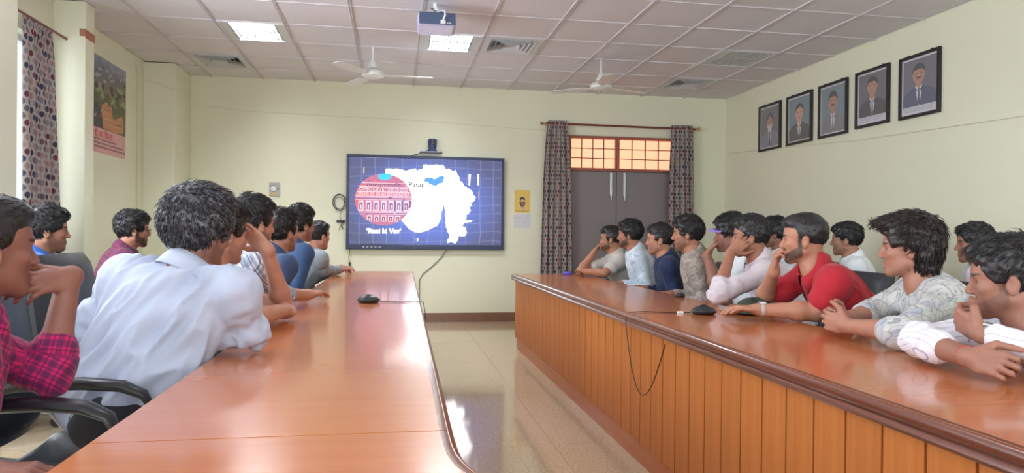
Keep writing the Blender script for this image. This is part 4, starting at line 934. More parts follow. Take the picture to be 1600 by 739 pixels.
class SDF:
    """list of shapes blended into one surface"""
    def __init__(s): s.p = []
    def cone(s, a, b, ra, rb, k=0.02): s.p.append(('c', np.asarray(a, float), np.asarray(b, float), ra, rb, k, 1)); return s
    def ell(s, c, R, r, k=0.02, sign=1): s.p.append(('e', np.asarray(c, float), np.asarray(R, float), np.asarray(r, float), None, k, sign)); return s
    def cut(s, c, R, r, k=0.01): return s.ell(c, R, r, k, -1)
    def cutcone(s, a, b, ra, rb, k=0.01): s.p.append(('c', np.asarray(a, float), np.asarray(b, float), ra, rb, k, -1)); return s
    def cutplane(s, c, n, k=0.005): s.p.append(('p', np.asarray(c, float), unit(n), None, None, k, -1)); return s
    def bounds(s):
        lo = np.full(3, 1e9); hi = -lo
        for t, a, b, ra, rb, k, sg in s.p:
            if sg < 0: continue
            if t == 'c':
                r = max(ra, rb); lo = np.minimum(lo, np.minimum(a, b)-r); hi = np.maximum(hi, np.maximum(a, b)+r)
            else:
                e = np.sqrt(((b*ra[None, :])**2).sum(1)); lo = np.minimum(lo, a-e); hi = np.maximum(hi, a+e)
        return lo, hi
    def mesh(s, h):
        lo, hi = s.bounds(); lo = lo-4*h; hi = hi+4*h
        n = np.ceil((hi-lo)/h).astype(int)+1
        F = np.full(n, 0.5, np.float32)
        ax = [lo[i]+h*np.arange(n[i]) for i in range(3)]
        for t, a, b, ra, rb, k, sg in s.p:
            if t == 'c': r = max(ra, rb); l2 = np.minimum(a, b)-r; h2 = np.maximum(a, b)+r
            elif t == 'e': e = np.sqrt(((b*ra[None, :])**2).sum(1)); l2 = a-e; h2 = a+e
            else: l2 = lo; h2 = hi
            mg = k+2.5*h
            i0 = np.maximum(np.floor((l2-mg-lo)/h).astype(int), 0); i1 = np.minimum(np.ceil((h2+mg-lo)/h).astype(int)+1, n)
            if (i1 <= i0).any(): continue
            sl = tuple(slice(i0[q], i1[q]) for q in range(3))
            X = ax[0][sl[0]][:, None, None].astype(np.float32); Y = ax[1][sl[1]][None, :, None].astype(np.float32); Z = ax[2][sl[2]][None, None, :].astype(np.float32)
            if t == 'c':
                d = b-a; L2 = float(d@d)+1e-12
                px, py, pz = X-np.float32(a[0]), Y-np.float32(a[1]), Z-np.float32(a[2])
                u = np.clip((px*np.float32(d[0])+py*np.float32(d[1])+pz*np.float32(d[2]))/np.float32(L2), 0, 1)
                dd = np.sqrt((px-u*np.float32(d[0]))**2+(py-u*np.float32(d[1]))**2+(pz-u*np.float32(d[2]))**2) - (ra+(rb-ra)*u)
            elif t == 'e':
                px, py, pz = X-np.float32(a[0]), Y-np.float32(a[1]), Z-np.float32(a[2])
                q0 = 0; q1 = 0
                for c in range(3):
                    w = px*np.float32(b[0, c])+py*np.float32(b[1, c])+pz*np.float32(b[2, c])
                    q0 = q0+(w/np.float32(ra[c]))**2; q1 = q1+(w/np.float32(ra[c]**2))**2
                k0 = np.sqrt(q0); dd = k0*(k0-1)/(np.sqrt(q1)+1e-6)
            else:
                dd = -((X-np.float32(a[0]))*np.float32(b[0])+(Y-np.float32(a[1]))*np.float32(b[1])+(Z-np.float32(a[2]))*np.float32(b[2]))
            A = F[sl]
            if sg > 0:
                hh = np.maximum(k-np.abs(A-dd), 0)/k; F[sl] = np.minimum(A, dd)-hh*hh*k*0.25
            else:
                dd = -dd; hh = np.maximum(k-np.abs(A-dd), 0)/k; F[sl] = np.maximum(A, dd)+hh*hh*k*0.25
        return surface_nets(F, lo, h)

def surface_nets(F, lo, h):
    S = F < 0; n = np.array(F.shape)
    c = S[:-1, :-1, :-1].astype(np.int8)
    tot = np.zeros(n-1, np.int8)
    for dx in (0, 1):
        for dy in (0, 1):
            for dz in (0, 1): tot += S[dx:n[0]-1+dx, dy:n[1]-1+dy, dz:n[2]-1+dz]
    act = (tot > 0) & (tot < 8)
    I = np.argwhere(act); idx = np.full(n-1, -1, np.int32); idx[act] = np.arange(len(I))
    acc = np.zeros((len(I), 3)); cnt = np.zeros(len(I))
    cor = [(0,0,0),(1,0,0),(0,1,0),(1,1,0),(0,0,1),(1,0,1),(0,1,1),(1,1,1)]
    val = [F[I[:, 0]+d[0], I[:, 1]+d[1], I[:, 2]+d[2]].astype(np.float64) for d in cor]
    for a in range(8):
        for b in range(a+1, 8):
            if bin(a ^ b).count('1') != 1: continue
            va, vb = val[a], val[b]; m = (va < 0) != (vb < 0)
            t = np.where(m, va/(va-vb+1e-20), 0)
            pa, pb = np.array(cor[a], float), np.array(cor[b], float)
            acc += m[:, None]*(pa+(pb-pa)*t[:, None]); cnt += m
    Vt = lo+h*(I+acc/cnt[:, None])
    Q = []
    for axis in range(3):
        s0 = [slice(1, -1)]*3; s1 = [slice(1, -1)]*3; s0[axis] = slice(0, -1); s1[axis] = slice(1, None)
        A = S[tuple(s0)]; B = S[tuple(s1)]; m = np.argwhere(A != B)
        if not len(m): continue
        flip = A[tuple(m.T)]
        off = np.array([1, 1, 1]); off[axis] = 0; e = m+off
        u, v = [(1, 2), (2, 0), (0, 1)][axis]
        def cell(du, dv):
            q = e.copy(); q[:, u] -= du; q[:, v] -= dv; return idx[q[:, 0], q[:, 1], q[:, 2]]
        q = np.stack([cell(1, 1), cell(0, 1), cell(0, 0), cell(1, 0)], 1)
        q[~flip] = q[~flip][:, ::-1]; Q.append(q)
    return Vt, np.concatenate(Q)

def vert_normals(Vt, Q):
    d1 = Vt[Q[:, 2]]-Vt[Q[:, 0]]; d2 = Vt[Q[:, 3]]-Vt[Q[:, 1]]; n = np.cross(d1, d2); N = np.zeros_like(Vt)
    for i in range(4): np.add.at(N, Q[:, i], n)
    return N/(np.linalg.norm(N, axis=1)[:, None]+1e-12)
def relax(Vt, Q, it=1, f=0.5):
    for _ in range(it):
        S = np.zeros_like(Vt); c = np.zeros(len(Vt))
        for i in range(4):
            np.add.at(S, Q[:, i], Vt[Q[:, (i+1) % 4]]+Vt[Q[:, (i-1) % 4]]); np.add.at(c, Q[:, i], 2)
        Vt = Vt*(1-f)+f*S/c[:, None]
    return Vt
def np_mesh(name, Vt, Q, material, parent, attrs=None, tris=None):
    me = bpy.data.meshes.new(name); nv = len(Vt)
    me.vertices.add(nv); me.vertices.foreach_set('co', np.asarray(Vt, np.float32).ravel())
    lq = Q.ravel(); ls = np.arange(len(Q))*4; lt = np.full(len(Q), 4)
    if tris is not None and len(tris):
        ls = np.concatenate([ls, len(lq)+np.arange(len(tris))*3]); lq = np.concatenate([lq, tris.ravel()]); lt = np.concatenate([lt, np.full(len(tris), 3)])
    me.loops.add(len(lq)); me.loops.foreach_set('vertex_index', lq.astype(np.int32))
    me.polygons.add(len(ls)); me.polygons.foreach_set('loop_start', ls.astype(np.int32))
    me.polygons.foreach_set('use_smooth', np.ones(len(ls), bool))
    me.materials.append(material)
    for an, (tp, data) in (attrs or {}).items():
        at_ = me.attributes.new(an, tp, 'POINT')
        at_.data.foreach_set('color' if tp == 'FLOAT_COLOR' else 'vector', np.asarray(data, np.float32).ravel())
    me.update(calc_edges=True)
    o = bpy.data.objects.new(name, me); COL.objects.link(o); wparent(o, parent)
    return o

def attr_skin_mat():
    m = bpy.data.materials.new('skin'); m.use_nodes = True; nt = m.node_tree; b = nt.nodes['Principled BSDF']
    a = nt.nodes.new('ShaderNodeAttribute'); a.attribute_name = 'tone'; nt.links.new(a.outputs['Color'], b.inputs['Base Color'])
    b.inputs['Roughness'].default_value = 0.5; b.inputs['Specular IOR Level'].default_value = 0.35
    b.inputs['Subsurface Weight'].default_value = 0.0
    return m
M_skin = attr_skin_mat()
def hair_mat(name, col, col2):
    m = bpy.data.materials.new(name); m.use_nodes = True; nt = m.node_tree; b = nt.nodes['Principled BSDF']
    tc = nt.nodes.new('ShaderNodeTexCoord'); n = nt.nodes.new('ShaderNodeTexNoise'); n.inputs['Scale'].default_value = 90; n.inputs['Detail'].default_value = 3
    nt.links.new(tc.outputs['Object'], n.inputs['Vector'])
    rp = nt.nodes.new('ShaderNodeValToRGB'); rp.color_ramp.elements[0].position = 0.4; rp.color_ramp.elements[1].position = 0.72; rp.color_ramp.elements[0].color = col; rp.color_ramp.elements[1].color = col2
    nt.links.new(n.outputs['Fac'], rp.inputs[0]); nt.links.new(rp.outputs[0], b.inputs['Base Color'])
    b.inputs['Roughness'].default_value = 0.42; b.inputs['Specular IOR Level'].default_value = 0.45
    return m
H_black = hair_mat('hair_black', sr(26, 25, 27), sr(48, 46, 48)); H_grey = hair_mat('hair_greying', sr(34, 34, 38), sr(112, 113, 120)); H_brown = hair_mat('hair_brown_black', sr(34, 28, 27), sr(58, 48, 46))
M_eye = mat('eye_white', sr(176, 164, 156), 0.3); M_iris = mat('eye_iris', sr(34, 22, 18), 0.15)

def head_frame(phi, pitch=0.0, roll=0.0):
    """columns: right, forward, up"""
    a = math.radians(phi); R = np.array(Matrix.Rotation(-a, 3, 'Z') @ Matrix.Rotation(math.radians(pitch), 3, 'X') @ Matrix.Rotation(math.radians(roll), 3, 'Y'))
    return R

def hand_prims(B, wrist, d, n, side, curl, hs=1.0, spread=0.10, thumb=0.5, thumb_up=0.0):
    """d: finger direction, n: palm normal (towards what the palm faces); side +1 right hand, -1 left"""
    d = unit(d); n = unit(np.asarray(n, float)-d*(d@np.asarray(n, float))); s = np.cross(d, n)*1.0   # across the palm
    # thumb side: for a right hand with fingers along d and palm normal n the thumb lies towards n x d
    th = -np.cross(n, d)*side
    c = wrist
    B.ell(c+d*0.048*hs, np.stack([th, d, n], 1), V(0.040, 0.052, 0.0155)*hs, 0.012)
    B.cone(c-d*0.01, c+d*0.02*hs, 0.026*hs, 0.024*hs, 0.015)
    L = [0.074, 0.083, 0.077, 0.060]; off = [0.029, 0.0095, -0.0105, -0.029]; base = [0.090, 0.094, 0.090, 0.082]; rad = [0.0088, 0.0092, 0.0088, 0.0078]
    cl = curl if isinstance(curl, (list, tuple)) else [curl]*4
    for i in range(4):
        p = c+d*base[i]*hs+th*off[i]*hs-n*0.002; ang = 0.0; dirs = d+th*spread*(1.5-i)*0.7; dirs = unit(dirs)
        for seg, fr in enumerate((0.45, 0.31, 0.24)):
            ang += cl[i]*(0.9 if seg == 0 else 1.15 if seg == 1 else 0.8)
            q = p+(dirs*math.cos(ang)+n*math.sin(ang))*L[i]*fr*hs
            B.cone(p, q, rad[i]*hs*(1-0.09*seg), rad[i]*hs*(0.93-0.09*seg), 0.004); p = q
        B.cone(c+d*0.05*hs+th*off[i]*hs*0.8, c+d*base[i]*hs+th*off[i]*hs-n*0.002, 0.010*hs, rad[i]*hs*1.05, 0.008)
    p = c+d*0.022*hs+th*0.026*hs; td = unit(th*0.75+d*0.75+n*(0.25+thumb_up)); q = p+td*0.045*hs
    B.cone(p, q, 0.0145*hs, 0.0115*hs, 0.010); td2 = unit(td*0.75+d*0.55-th*0.35*thumb+n*thumb*0.5); r = q+td2*0.033*hs
    B.cone(q, r, 0.0108*hs, 0.0095*hs, 0.004); B.cone(r, r+unit(td2+d*0.2)*0.024*hs, 0.0095*hs, 0.0075*hs, 0.004)

def add_head(B, C, R, hw=1.0, jaw=1.0):
    P = lambda x, y, z: C+R@V(x, y, z)
    E = lambda c, r, k=0.02: B.ell(P(*c), R, V(*r), k)
    E((0, -0.012, 0.042), (0.0735*hw, 0.093, 0.083)); E((0, 0.030, -0.030), (0.060*hw, 0.060, 0.078), 0.03)
    E((0, 0.040, 0.040), (0.060*hw, 0.052, 0.055), 0.03)
    for s in (-1, 1):
        B.cone(P(s*0.054*hw, -0.004, -0.05), P(s*0.018, 0.062, -0.093*jaw), 0.018, 0.016, 0.025)
        E((s*0.040, 0.060, -0.018), (0.020, 0.020, 0.016), 0.02)
    E((0, 0.070, -0.094*jaw), (0.021, 0.018, 0.017), 0.02)
    B.cone(P(-0.034, 0.078, 0.022), P(0.034, 0.078, 0.022), 0.012, 0.012, 0.016)
    for s in (-1, 1): B.cut(P(s*0.031, 0.098, 0.004), R, V(0.017, 0.014, 0.011), 0.012)
    B.cone(P(0, 0.086, 0.014), P(0, 0.106, -0.026), 0.0075, 0.0105, 0.010)
    for s in (-1, 1): E((s*0.0105, 0.098, -0.031), (0.0085, 0.011, 0.0075), 0.006)
    B.cone(P(-0.017, 0.082, -0.0565), P(0.017, 0.082, -0.0565), 0.0065, 0.0065, 0.008); E((0, 0.088, -0.056), (0.013, 0.008, 0.006), 0.006)
    E((0, 0.086, -0.070), (0.016, 0.009, 0.007), 0.006)
    for s in (-1, 1):
        Re = R@np.array(Matrix.Rotation(math.radians(-18*s), 3, 'Z') @ Matrix.Rotation(math.radians(8), 3, 'X'))
        B.ell(P(s*0.0785*hw, -0.010, -0.008), Re, V(0.0085, 0.019, 0.032), 0.008)
        B.cut(P(s*0.088*hw, -0.004, -0.004), Re, V(0.007, 0.010, 0.016), 0.006)

def skin_tone(Vt, C, R, tone, beard, lips=(0.62, 0.36, 0.33), moust=True, stub=0.0, nhead=10**9):
    q = (Vt-C)@R; x, y, z = q[:, 0], q[:, 1], q[:, 2]
    inh = (np.abs(x) < 0.1) & (y > -0.14) & (y < 0.14) & (z > -0.13) & (z < 0.14) & (np.arange(len(Vt)) < nhead)
    col = np.ones((len(Vt), 4)); base = np.clip(np.array(tone[:3])*1.22, 0, 1); col[:, :3] = base*(1+0.07*vnoise(Vt, 35, 5))[:, None]
    def blend(mask, c): col[:, :3] = col[:, :3]*(1-mask[:, None])+np.array(c)[None, :]*mask[:, None]
    sm = lambda v, a, b: np.clip((v-a)/(b-a), 0, 1)
    lipm = inh*(y < 0.1)*sm(1-((x/0.025)**2+((z+0.063)/0.0125)**2), 0, 0.5)*sm(y, 0.075, 0.082); blend(lipm*0.6, base*np.array([0.95, 0.66, 0.66]))
    dark = np.array([0.018, 0.015, 0.014])
    nz = 0.5+0.5*vnoise(Vt, 220, 9)
    if beard > 0:
        # beard: jaw, chin, cheek edge up to the sideburn, moustache
        top = -0.016-0.60*(y-0.01); bot = -0.085-0.45*y
        lipx = sm(1-((x/0.023)**2+((z+0.063)/0.0125)**2), -0.1, 0.3)*sm(y, 0.06, 0.07)
        jawm = inh*sm(top-z, 0.0, 0.012)*sm(z-bot, 0.0, 0.014)*sm(y, -0.004, 0.006)*(y < 0.095)*(1-lipx)
        jawm = jawm*np.where((y > 0.074) & (z > -0.05) & (np.abs(x) < 0.016), 0, 1)
        side = inh*sm(np.abs(x), 0.050, 0.056)*sm(z, -0.06, -0.05)*(z < 0.03)*sm(y, 0.0, 0.008)*(1-sm(y, 0.020, 0.030))
        mo = inh*sm(1-((x/0.034)**2+((z+0.046)/0.009)**2), 0, 0.35)*sm(y, 0.062, 0.072)*(y < 0.098)*(1.0 if moust else 0)
        ch = inh*sm(1-((x/0.022)**2+((z+0.092)/0.018)**2), 0, 0.35)*sm(y, 0.05, 0.06)*(y < 0.095)
        m = np.clip(np.maximum.reduce([jawm, side, mo, ch]), 0, 1)*beard*(0.75+0.25*nz)
        blend(np.clip(m, 0, 1), dark)
    elif moust:
        mo = inh*sm(1-((x/0.032)**2+((z+0.046)/0.008)**2), 0, 0.35)*sm(y, 0.062, 0.072)*(y < 0.102)*0.7; blend(mo*(0.6+0.4*nz), dark)
    br = np.zeros(len(Vt))
    for s in (-1, 1): br = np.maximum(br, inh*sm(1-(((x-s*0.034)/0.024)**2+((z-0.0235-0.002*np.abs(x-s*0.03)/0.02)/0.0058)**2), 0, 0.4)*(y > 0.055))
    blend(np.clip(br, 0, 1)*0.9, dark)
    # darker inside ear and eye rims
    return col

def hair_mesh(C, R, st, h, parent, material, seed):
    """st: dict(vol, top, front, nape, side, fringe, tuft, long)"""
    vol = st.get('vol', 0.012); top = st.get('top', 0.02); P = lambda x, y, z: C+R@V(x, y, z)
    hw = st.get('hw', 1.0)
    B = SDF(); B.ell(P(0, -0.014, 0.046), R, V(0.0735*hw+vol, 0.094+vol, 0.083+top), 0.01)
    fr = st.get('front', 0.02)
    B.ell(P(0, 0.035, 0.088), R, V(0.062, 0.062+fr*0.3, 0.034+top*0.6), 0.03)
    if st.get('fringe'): B.ell(P(st['fringe'][0], 0.070, 0.072), R, V(0.055, 0.036, 0.035), 0.025)
    if st.get('long'): B.ell(P(0, -0.055, -0.045), R, V(0.070, 0.055, 0.085), 0.04)
    # face opening, ear openings, nape
    B.cut(P(0, 0.105, -0.055), R, V(0.085, 0.075 if not st.get('low') else 0.07, 0.115 if not st.get('fringe') else 0.10), 0.012)
    hl = st.get('hairline', 0.072)
    B.cut(P(0, 0.115, hl-0.10), R, V(0.066, 0.062, 0.10), 0.012)
    if not st.get('long'):
        for s in (-1, 1): B.cut(P(s*0.085, 0.012, -0.035), R, V(0.035, 0.036, 0.040), 0.01)
        nz_ = st.get('nape', -0.058)
        B.cutplane(P(0, -0.05, nz_), R@V(0, 0.25, -1), 0.012)
        if st.get('fade'):
            for s in (-1, 1): B.cut(P(s*0.115*hw, -0.02, -0.03), R, V(0.036, 0.12, 0.085), 0.012)
    else:
        for s in (-1, 1): B.cut(P(s*0.090, 0.030, -0.030), R, V(0.036, 0.050, 0.052), 0.01)
        B.cutplane(P(0, -0.05, st['long']), R@V(0, 0, -1), 0.02)
    if st.get('extra'): st['extra'](B, P, R)
    Vt, Q = B.mesh(h)
    if not len(Vt): return None
    N = vert_normals(Vt, Q); q = (Vt-C)@R
    am = st.get('rough', 0.004)
    Vt = Vt+N*(am*vnoise(q, (55, 22, 40), seed)+am*0.6*vnoise(q, (110, 50, 80), seed+1))[:, None]
    # tufts: tapered bent locks lying over the surface
    rng = np.random.default_rng(seed); nt_ = st.get('tufts', 500); tl = st.get('tuft', 0.03)
    sel = rng.integers(0, len(Vt), nt_); p0 = Vt[sel]; n0 = N[sel]; ql = q[sel]
    crown = V(0.0, -0.05, 0.13); flow = ql-crown; flow = flow+V(0, 0.02, 0)
    if 'sweep' in st: flow = flow+np.array(st['sweep'])[None, :]*np.clip((ql[:, 2:3]-0.03)*12, 0, 1)
    flow = flow@R.T; flow = flow+rng.normal(0, 0.022, flow.shape); flow -= n0*(flow*n0).sum(1)[:, None]
    flow /= np.linalg.norm(flow, axis=1)[:, None]+1e-9
    L = tl*rng.uniform(0.5, 1.2, nt_); lift = st.get('lift', 0.25)*rng.uniform(0.3, 1.3, nt_)
    tipq = (p0+flow*L[:, None]-C)@R; over = (tipq[:, 1] > 0.03) & (tipq[:, 2] < st.get('hairline', 0.072)-0.004) & (np.abs(tipq[:, 0]) < 0.085); L = np.where(over, L*0.15, L); L = np.where((ql[:, 1] > 0.035) & (ql[:, 2] < st.get('hairline', 0.072)+0.012), 0.002, L)
    sd = np.cross(flow, n0); w = rng.uniform(0.0012, 0.0030, nt_)*st.get('tw', 1.0)
    p0 = p0-n0*0.003; p1 = p0+flow*(L*0.5)[:, None]+n0*(L*0.5*lift+0.003)[:, None]; p2 = p0+flow*L[:, None]+n0*(L*lift*0.75)[:, None]
    tv = np.stack([p0+sd*w[:, None], p0-sd*w[:, None], p0+n0*w[:, None]*1.3, p1+sd*w[:, None]*0.8, p1-sd*w[:, None]*0.8, p1+n0*w[:, None], p2], 1)
    base = len(Vt)+np.arange(nt_)[:, None]*7
    qd = np.concatenate([base+np.array([[0, 3, 5, 2]]), base+np.array([[2, 5, 4, 1]]), base+np.array([[1, 4, 3, 0]])])
    tr = np.concatenate([base+np.array([[3, 6, 5]]), base+np.array([[5, 6, 4]]), base+np.array([[4, 6, 3]])])
    return np_mesh('hair', np.concatenate([Vt, tv.reshape(-1, 3)]), np.concatenate([Q, qd]), material, parent, None, tr)

def cloth_mat(name, fn, rough=0.8):
    """cloth whose pattern follows the garment: attribute 'pat' = (across, along, part)"""
    m = bpy.data.materials.new(name); m.use_nodes = True; nt = m.node_tree; b = nt.nodes['Principled BSDF']; b.inputs['Roughness'].default_value = rough; b.inputs['Specular IOR Level'].default_value = 0.25
    b.inputs['Sheen Weight'].default_value = 0.1
    a = nt.nodes.new('ShaderNodeAttribute'); a.attribute_name = 'pat'
    def mth(op, x, y=None):
        n = nt.nodes.new('ShaderNodeMath'); n.operation = op
        for i, v in enumerate((x, y)):
            if v is None: continue
            if isinstance(v, (int, float)): n.inputs[i].default_value = v
            else: nt.links.new(v, n.inputs[i])
        return n.outputs[0]
    def mix(f, c1, c2):
        n = nt.nodes.new('ShaderNodeMix'); n.data_type = 'RGBA'
        for i, v in ((0, f), (6, c1), (7, c2)):
            if isinstance(v, (int, float, tuple)): n.inputs[i].default_value = v
            else: nt.links.new(v, n.inputs[i])
        return n.outputs[2]
    def noise(scale, detail=4, dist=0.0):
        n = nt.nodes.new('ShaderNodeTexNoise'); n.inputs['Scale'].default_value = scale; n.inputs['Detail'].default_value = detail; n.inputs['Distortion'].default_value = dist
        nt.links.new(a.outputs['Vector'], n.inputs['Vector']); return n.outputs['Fac']
    sx = nt.nodes.new('ShaderNodeSeparateXYZ'); nt.links.new(a.outputs['Vector'], sx.inputs[0])
    def band(v, period, width, phase=0.0): return mth('LESS_THAN', mth('FRACT', mth('ADD', mth('DIVIDE', v, period), phase)), width)
    def vor(scale):
        n = nt.nodes.new('ShaderNodeTexVoronoi'); n.inputs['Scale'].default_value = scale; n.feature = 'DISTANCE_TO_EDGE'; nt.links.new(a.outputs['Vector'], n.inputs['Vector']); return n.outputs[0]
    col = fn(dict(u=sx.outputs[0], v=sx.outputs[1], mth=mth, mix=mix, noise=noise, band=band, vor=vor, vec=a.outputs['Vector']))
    if isinstance(col, tuple): b.inputs['Base Color'].default_value = col
    else: nt.links.new(col, b.inputs['Base Color'])
    n = nt.nodes.new('ShaderNodeTexNoise'); n.inputs['Scale'].default_value = 700; nt.links.new(a.outputs['Vector'], n.inputs['Vector'])
    bp = nt.nodes.new('ShaderNodeBump'); bp.inputs['Strength'].default_value = 0.15; bp.inputs['Distance'].default_value = 0.001; nt.links.new(n.outputs['Fac'], bp.inputs['Height']); nt.links.new(bp.outputs[0], b.inputs['Normal'])
    return m
def C_plain(c, v=0.06): return lambda k: k['mix'](k['noise'](9), tuple(x*(1-v) for x in c[:3])+(1,), tuple(min(1, x*(1+v)) for x in c[:3])+(1,))
def C_plaid(base, c1, c2, p, w1=0.4, w2=0.12):
    def f(k):
        x = k['mix'](k['mth']('MULTIPLY', k['band'](k['u'], p, w1), 0.55), base, c1); x = k['mix'](k['mth']('MULTIPLY', k['band'](k['v'], p, w1), 0.55), x, c1)
        x = k['mix'](k['mth']('MULTIPLY', k['band'](k['u'], p, w2, 0.3), 0.7), x, c2); return k['mix'](k['mth']('MULTIPLY', k['band'](k['v'], p, w2, 0.3), 0.7), x, c2)
    return f
def C_blotch(base, c1, sc, lo=0.48, c2=None):
    def f(k):
        x = k['mix'](k['mth']('MULTIPLY', k['mth']('SUBTRACT', k['noise'](sc, 5, 1.2), lo), 9.0), base, c1)
        if c2: x = k['mix'](k['mth']('MULTIPLY', k['mth']('SUBTRACT', k['noise'](sc*2.3, 4, 0.8), 0.56), 8.0), x, c2)
        return x
    def g(k):
        raise NotImplementedError
    return f
def C_veins(base, c1, c2, sc):
    def f(k):
        x = k['mix'](k['mth']('MULTIPLY', k['mth']('SUBTRACT', k['noise'](sc*0.7, 4, 0.6), 0.5), 5.0), base, c1)
        ln = k['mth']('LESS_THAN', k['mth']('ABSOLUTE', k['mth']('SUBTRACT', k['noise'](sc, 4, 1.0), 0.5)), 0.012)
        pe = k['mth']('LESS_THAN', k['vor'](sc*1.5), 0.028)
        return k['mix'](k['mth']('MULTIPLY', k['mth']('MAXIMUM', ln, pe), 0.55), x, c2)
    return f
def C_stripes(base, c1, p, w):
    return lambda k: k['mix'](k['mth']('MULTIPLY', k['band'](k['u'], p, w), 0.7), base, c1)

def two_bone(S, W, pole, l1, l2):
    d = W-S; D = min(np.linalg.norm(d), (l1+l2)*0.995); u = unit(d); a = (l1*l1-l2*l2+D*D)/(2*D); hgt = math.sqrt(max(l1*l1-a*a, 0))
    p = np.asarray(pole, float)-S; p = unit(p-u*(p@u)); return S+u*a+p*hgt

def person(label, head, phi, hip, chest, legs=None, pitch=0, roll=0, tone=sr(150, 104, 80), shirt=None, trouser=None, hair=None, hmat=None,
           sleeve='long', armL=None, armR=None, h=0.005, beard=0.0, moust=True, size=1.0, seed=1, collar=True, glasses=False, build=1.0, folds=0.006, neckcut=0.0, legs_drop=0.0, hipz=0.575, vneck=False, twist=None, fold_dir=None, eyes=True, sh_drop=0.0, knee=0.42):
    head = np.array(head, float); R = head_frame(phi, pitch, roll)
    Hp = V(hip[0], hip[1], hipz); ca = math.radians(chest); fwd = V(math.sin(ca), math.cos(ca), 0); rgt = V(math.cos(ca), -math.sin(ca), 0)
    nb = head+R@V(0, -0.030, -0.05)*1.0; nb = nb+V(0, 0, -0.088)-fwd*0.018           # base of the neck
    ax = unit(nb-Hp); rgt = unit(rgt-ax*(rgt@ax)); fw = np.cross(ax, rgt)*1.0
    if fw@fwd < 0: fw = -fw
    rs = unit(rgt*0.3+V(math.cos(ca), -math.sin(ca), 0)*0.7)
    T = np.stack([rgt, fw, ax], 1); Lt = np.linalg.norm(nb-Hp); w = build
    root = thing('person', label, 'person', (hip[0], hip[1], 0.0))
    S = {s: nb-ax*(0.058+sh_drop)+rs*s*0.172*w-fw*0.005 for s in (-1, 1)}
    arms = {}
    for s, A in ((-1, armL), (1, armR)):
        A = dict(A or {})
        if 'w' in A:
            W = np.array(A['w'], float); Eb = np.array(A['e'], float) if 'e' in A else two_bone(S[s], W, A.get('pole', S[s]+V(0, 0, -1)-fwd*0.3), 0.285, 0.255)
        else:      # resting in the lap
            lg = math.radians(legs if legs is not None else chest); lf = V(math.sin(lg), math.cos(lg), 0)
            W = Hp+lf*0.30+rgt*s*0.07+V(0, 0, 0.11); Eb = two_bone(S[s], W, S[s]+rgt*s*0.10-fwd*0.25+V(0, 0, -0.6), 0.285, 0.255)
        arms[s] = (S[s], Eb, W, A)
    # ---- skin
    B = SDF(); add_head(B, head, R, hair.get('hw', 1.0) if hair else 1.0)
    B.cone(head+R@V(0, -0.028, -0.045), nb+ax*0.0, 0.053, 0.057, 0.03); B.cone(nb, nb-ax*0.10, 0.06, 0.09, 0.03)
    B.ell(Hp+ax*Lt*0.70, T, V(0.13, 0.085, 0.16), 0.05); parts = [B]
    for s in (-1, 1):
        a, e, wr, A = arms[s]
        BA = SDF(); BA.cone(nb-ax*0.06+(a-nb)*0.3, a, 0.04, 0.045, 0.03); sl = sleeve if isinstance(sleeve, str) else sleeve[(s+1)//2]
        r0 = 0.043*w if sl == 'short' else 0.034
        BA.cone(a, e, r0*1.05, r0*0.88 if sl != 'long' else 0.03, 0.02); f1 = e+(wr-e)*0.3
        if sl == 'long': BA.cone(e, wr, 0.032, 0.026, 0.02)
        else: BA.cone(e, f1, 0.038*w, 0.040*w, 0.02); BA.cone(f1, wr, 0.040*w, 0.0265, 0.02)
        d = A.get('d'); fa = unit(wr-e); d = fa if d is None else unit(d); n = A.get('n', (0, 0, -1))
        hand_prims(BA, wr, d, n, s, A.get('curl', 0.35), 1.0*size, A.get('spread', 0.1), A.get('thumb', 0.5), A.get('thumb_up', 0.0))
        parts.append(BA)
    Vs, Qs, n0_ = [], [], 0
    for BB in parts:
        v_, q_ = BB.mesh(h); Vs.append(relax(v_, q_, 1, 0.3)); Qs.append(q_+n0_); n0_ += len(v_)
    Vt, Q = np.concatenate(Vs), np.concatenate(Qs); nhead = len(Vs[0])
    col = skin_tone(Vt, head, R, tone, beard, moust=moust, nhead=nhead)
    np_mesh('body', Vt, Q, M_skin, root, {'tone': ('FLOAT_COLOR', col)})
    if eyes:
        for s in (-1, 1):
            c = head+R@V(s*0.031, 0.0718, 0.002); M3 = Matrix(R.tolist())
            e = MB(); prof = [(0.0120*math.sin(t*math.pi/8), -0.0120*math.cos(t*math.pi/8)) for t in range(9)]
            prof = [(max(r_, 1e-4), z_) for r_, z_ in prof]
            e.lathe(prof, c, 14, 0, M3 @ Matrix.Rotation(-math.pi/2, 3, 'X'))
            e.lathe([(1e-4, 0.0128), (0.0076, 0.0106), (0.0080, 0.0092), (1e-4, 0.0090)][::-1], c, 12, 1, M3 @ Matrix.Rotation(-math.pi/2, 3, 'X'))
            e.build('eye', [M_eye, M_iris], root)
    # ---- hair
    if hair: hair_mesh(head, R, hair, max(h, 0.0045), root, hmat or H_black, seed)
    # ---- shirt
    G = SDF(); sh = max(h*1.35, 0.0062)
    G.ell(Hp+ax*0.02, T, V(0.185*w, 0.140, 0.13), 0.06); G.ell(Hp+ax*Lt*0.38, T, V(0.172*w, 0.130, 0.17), 0.08); G.ell(Hp+ax*Lt*0.70, T, V(0.182*w, 0.125, 0.17), 0.06)
    G.cone(S[-1], S[1], 0.060, 0.060, 0.05)
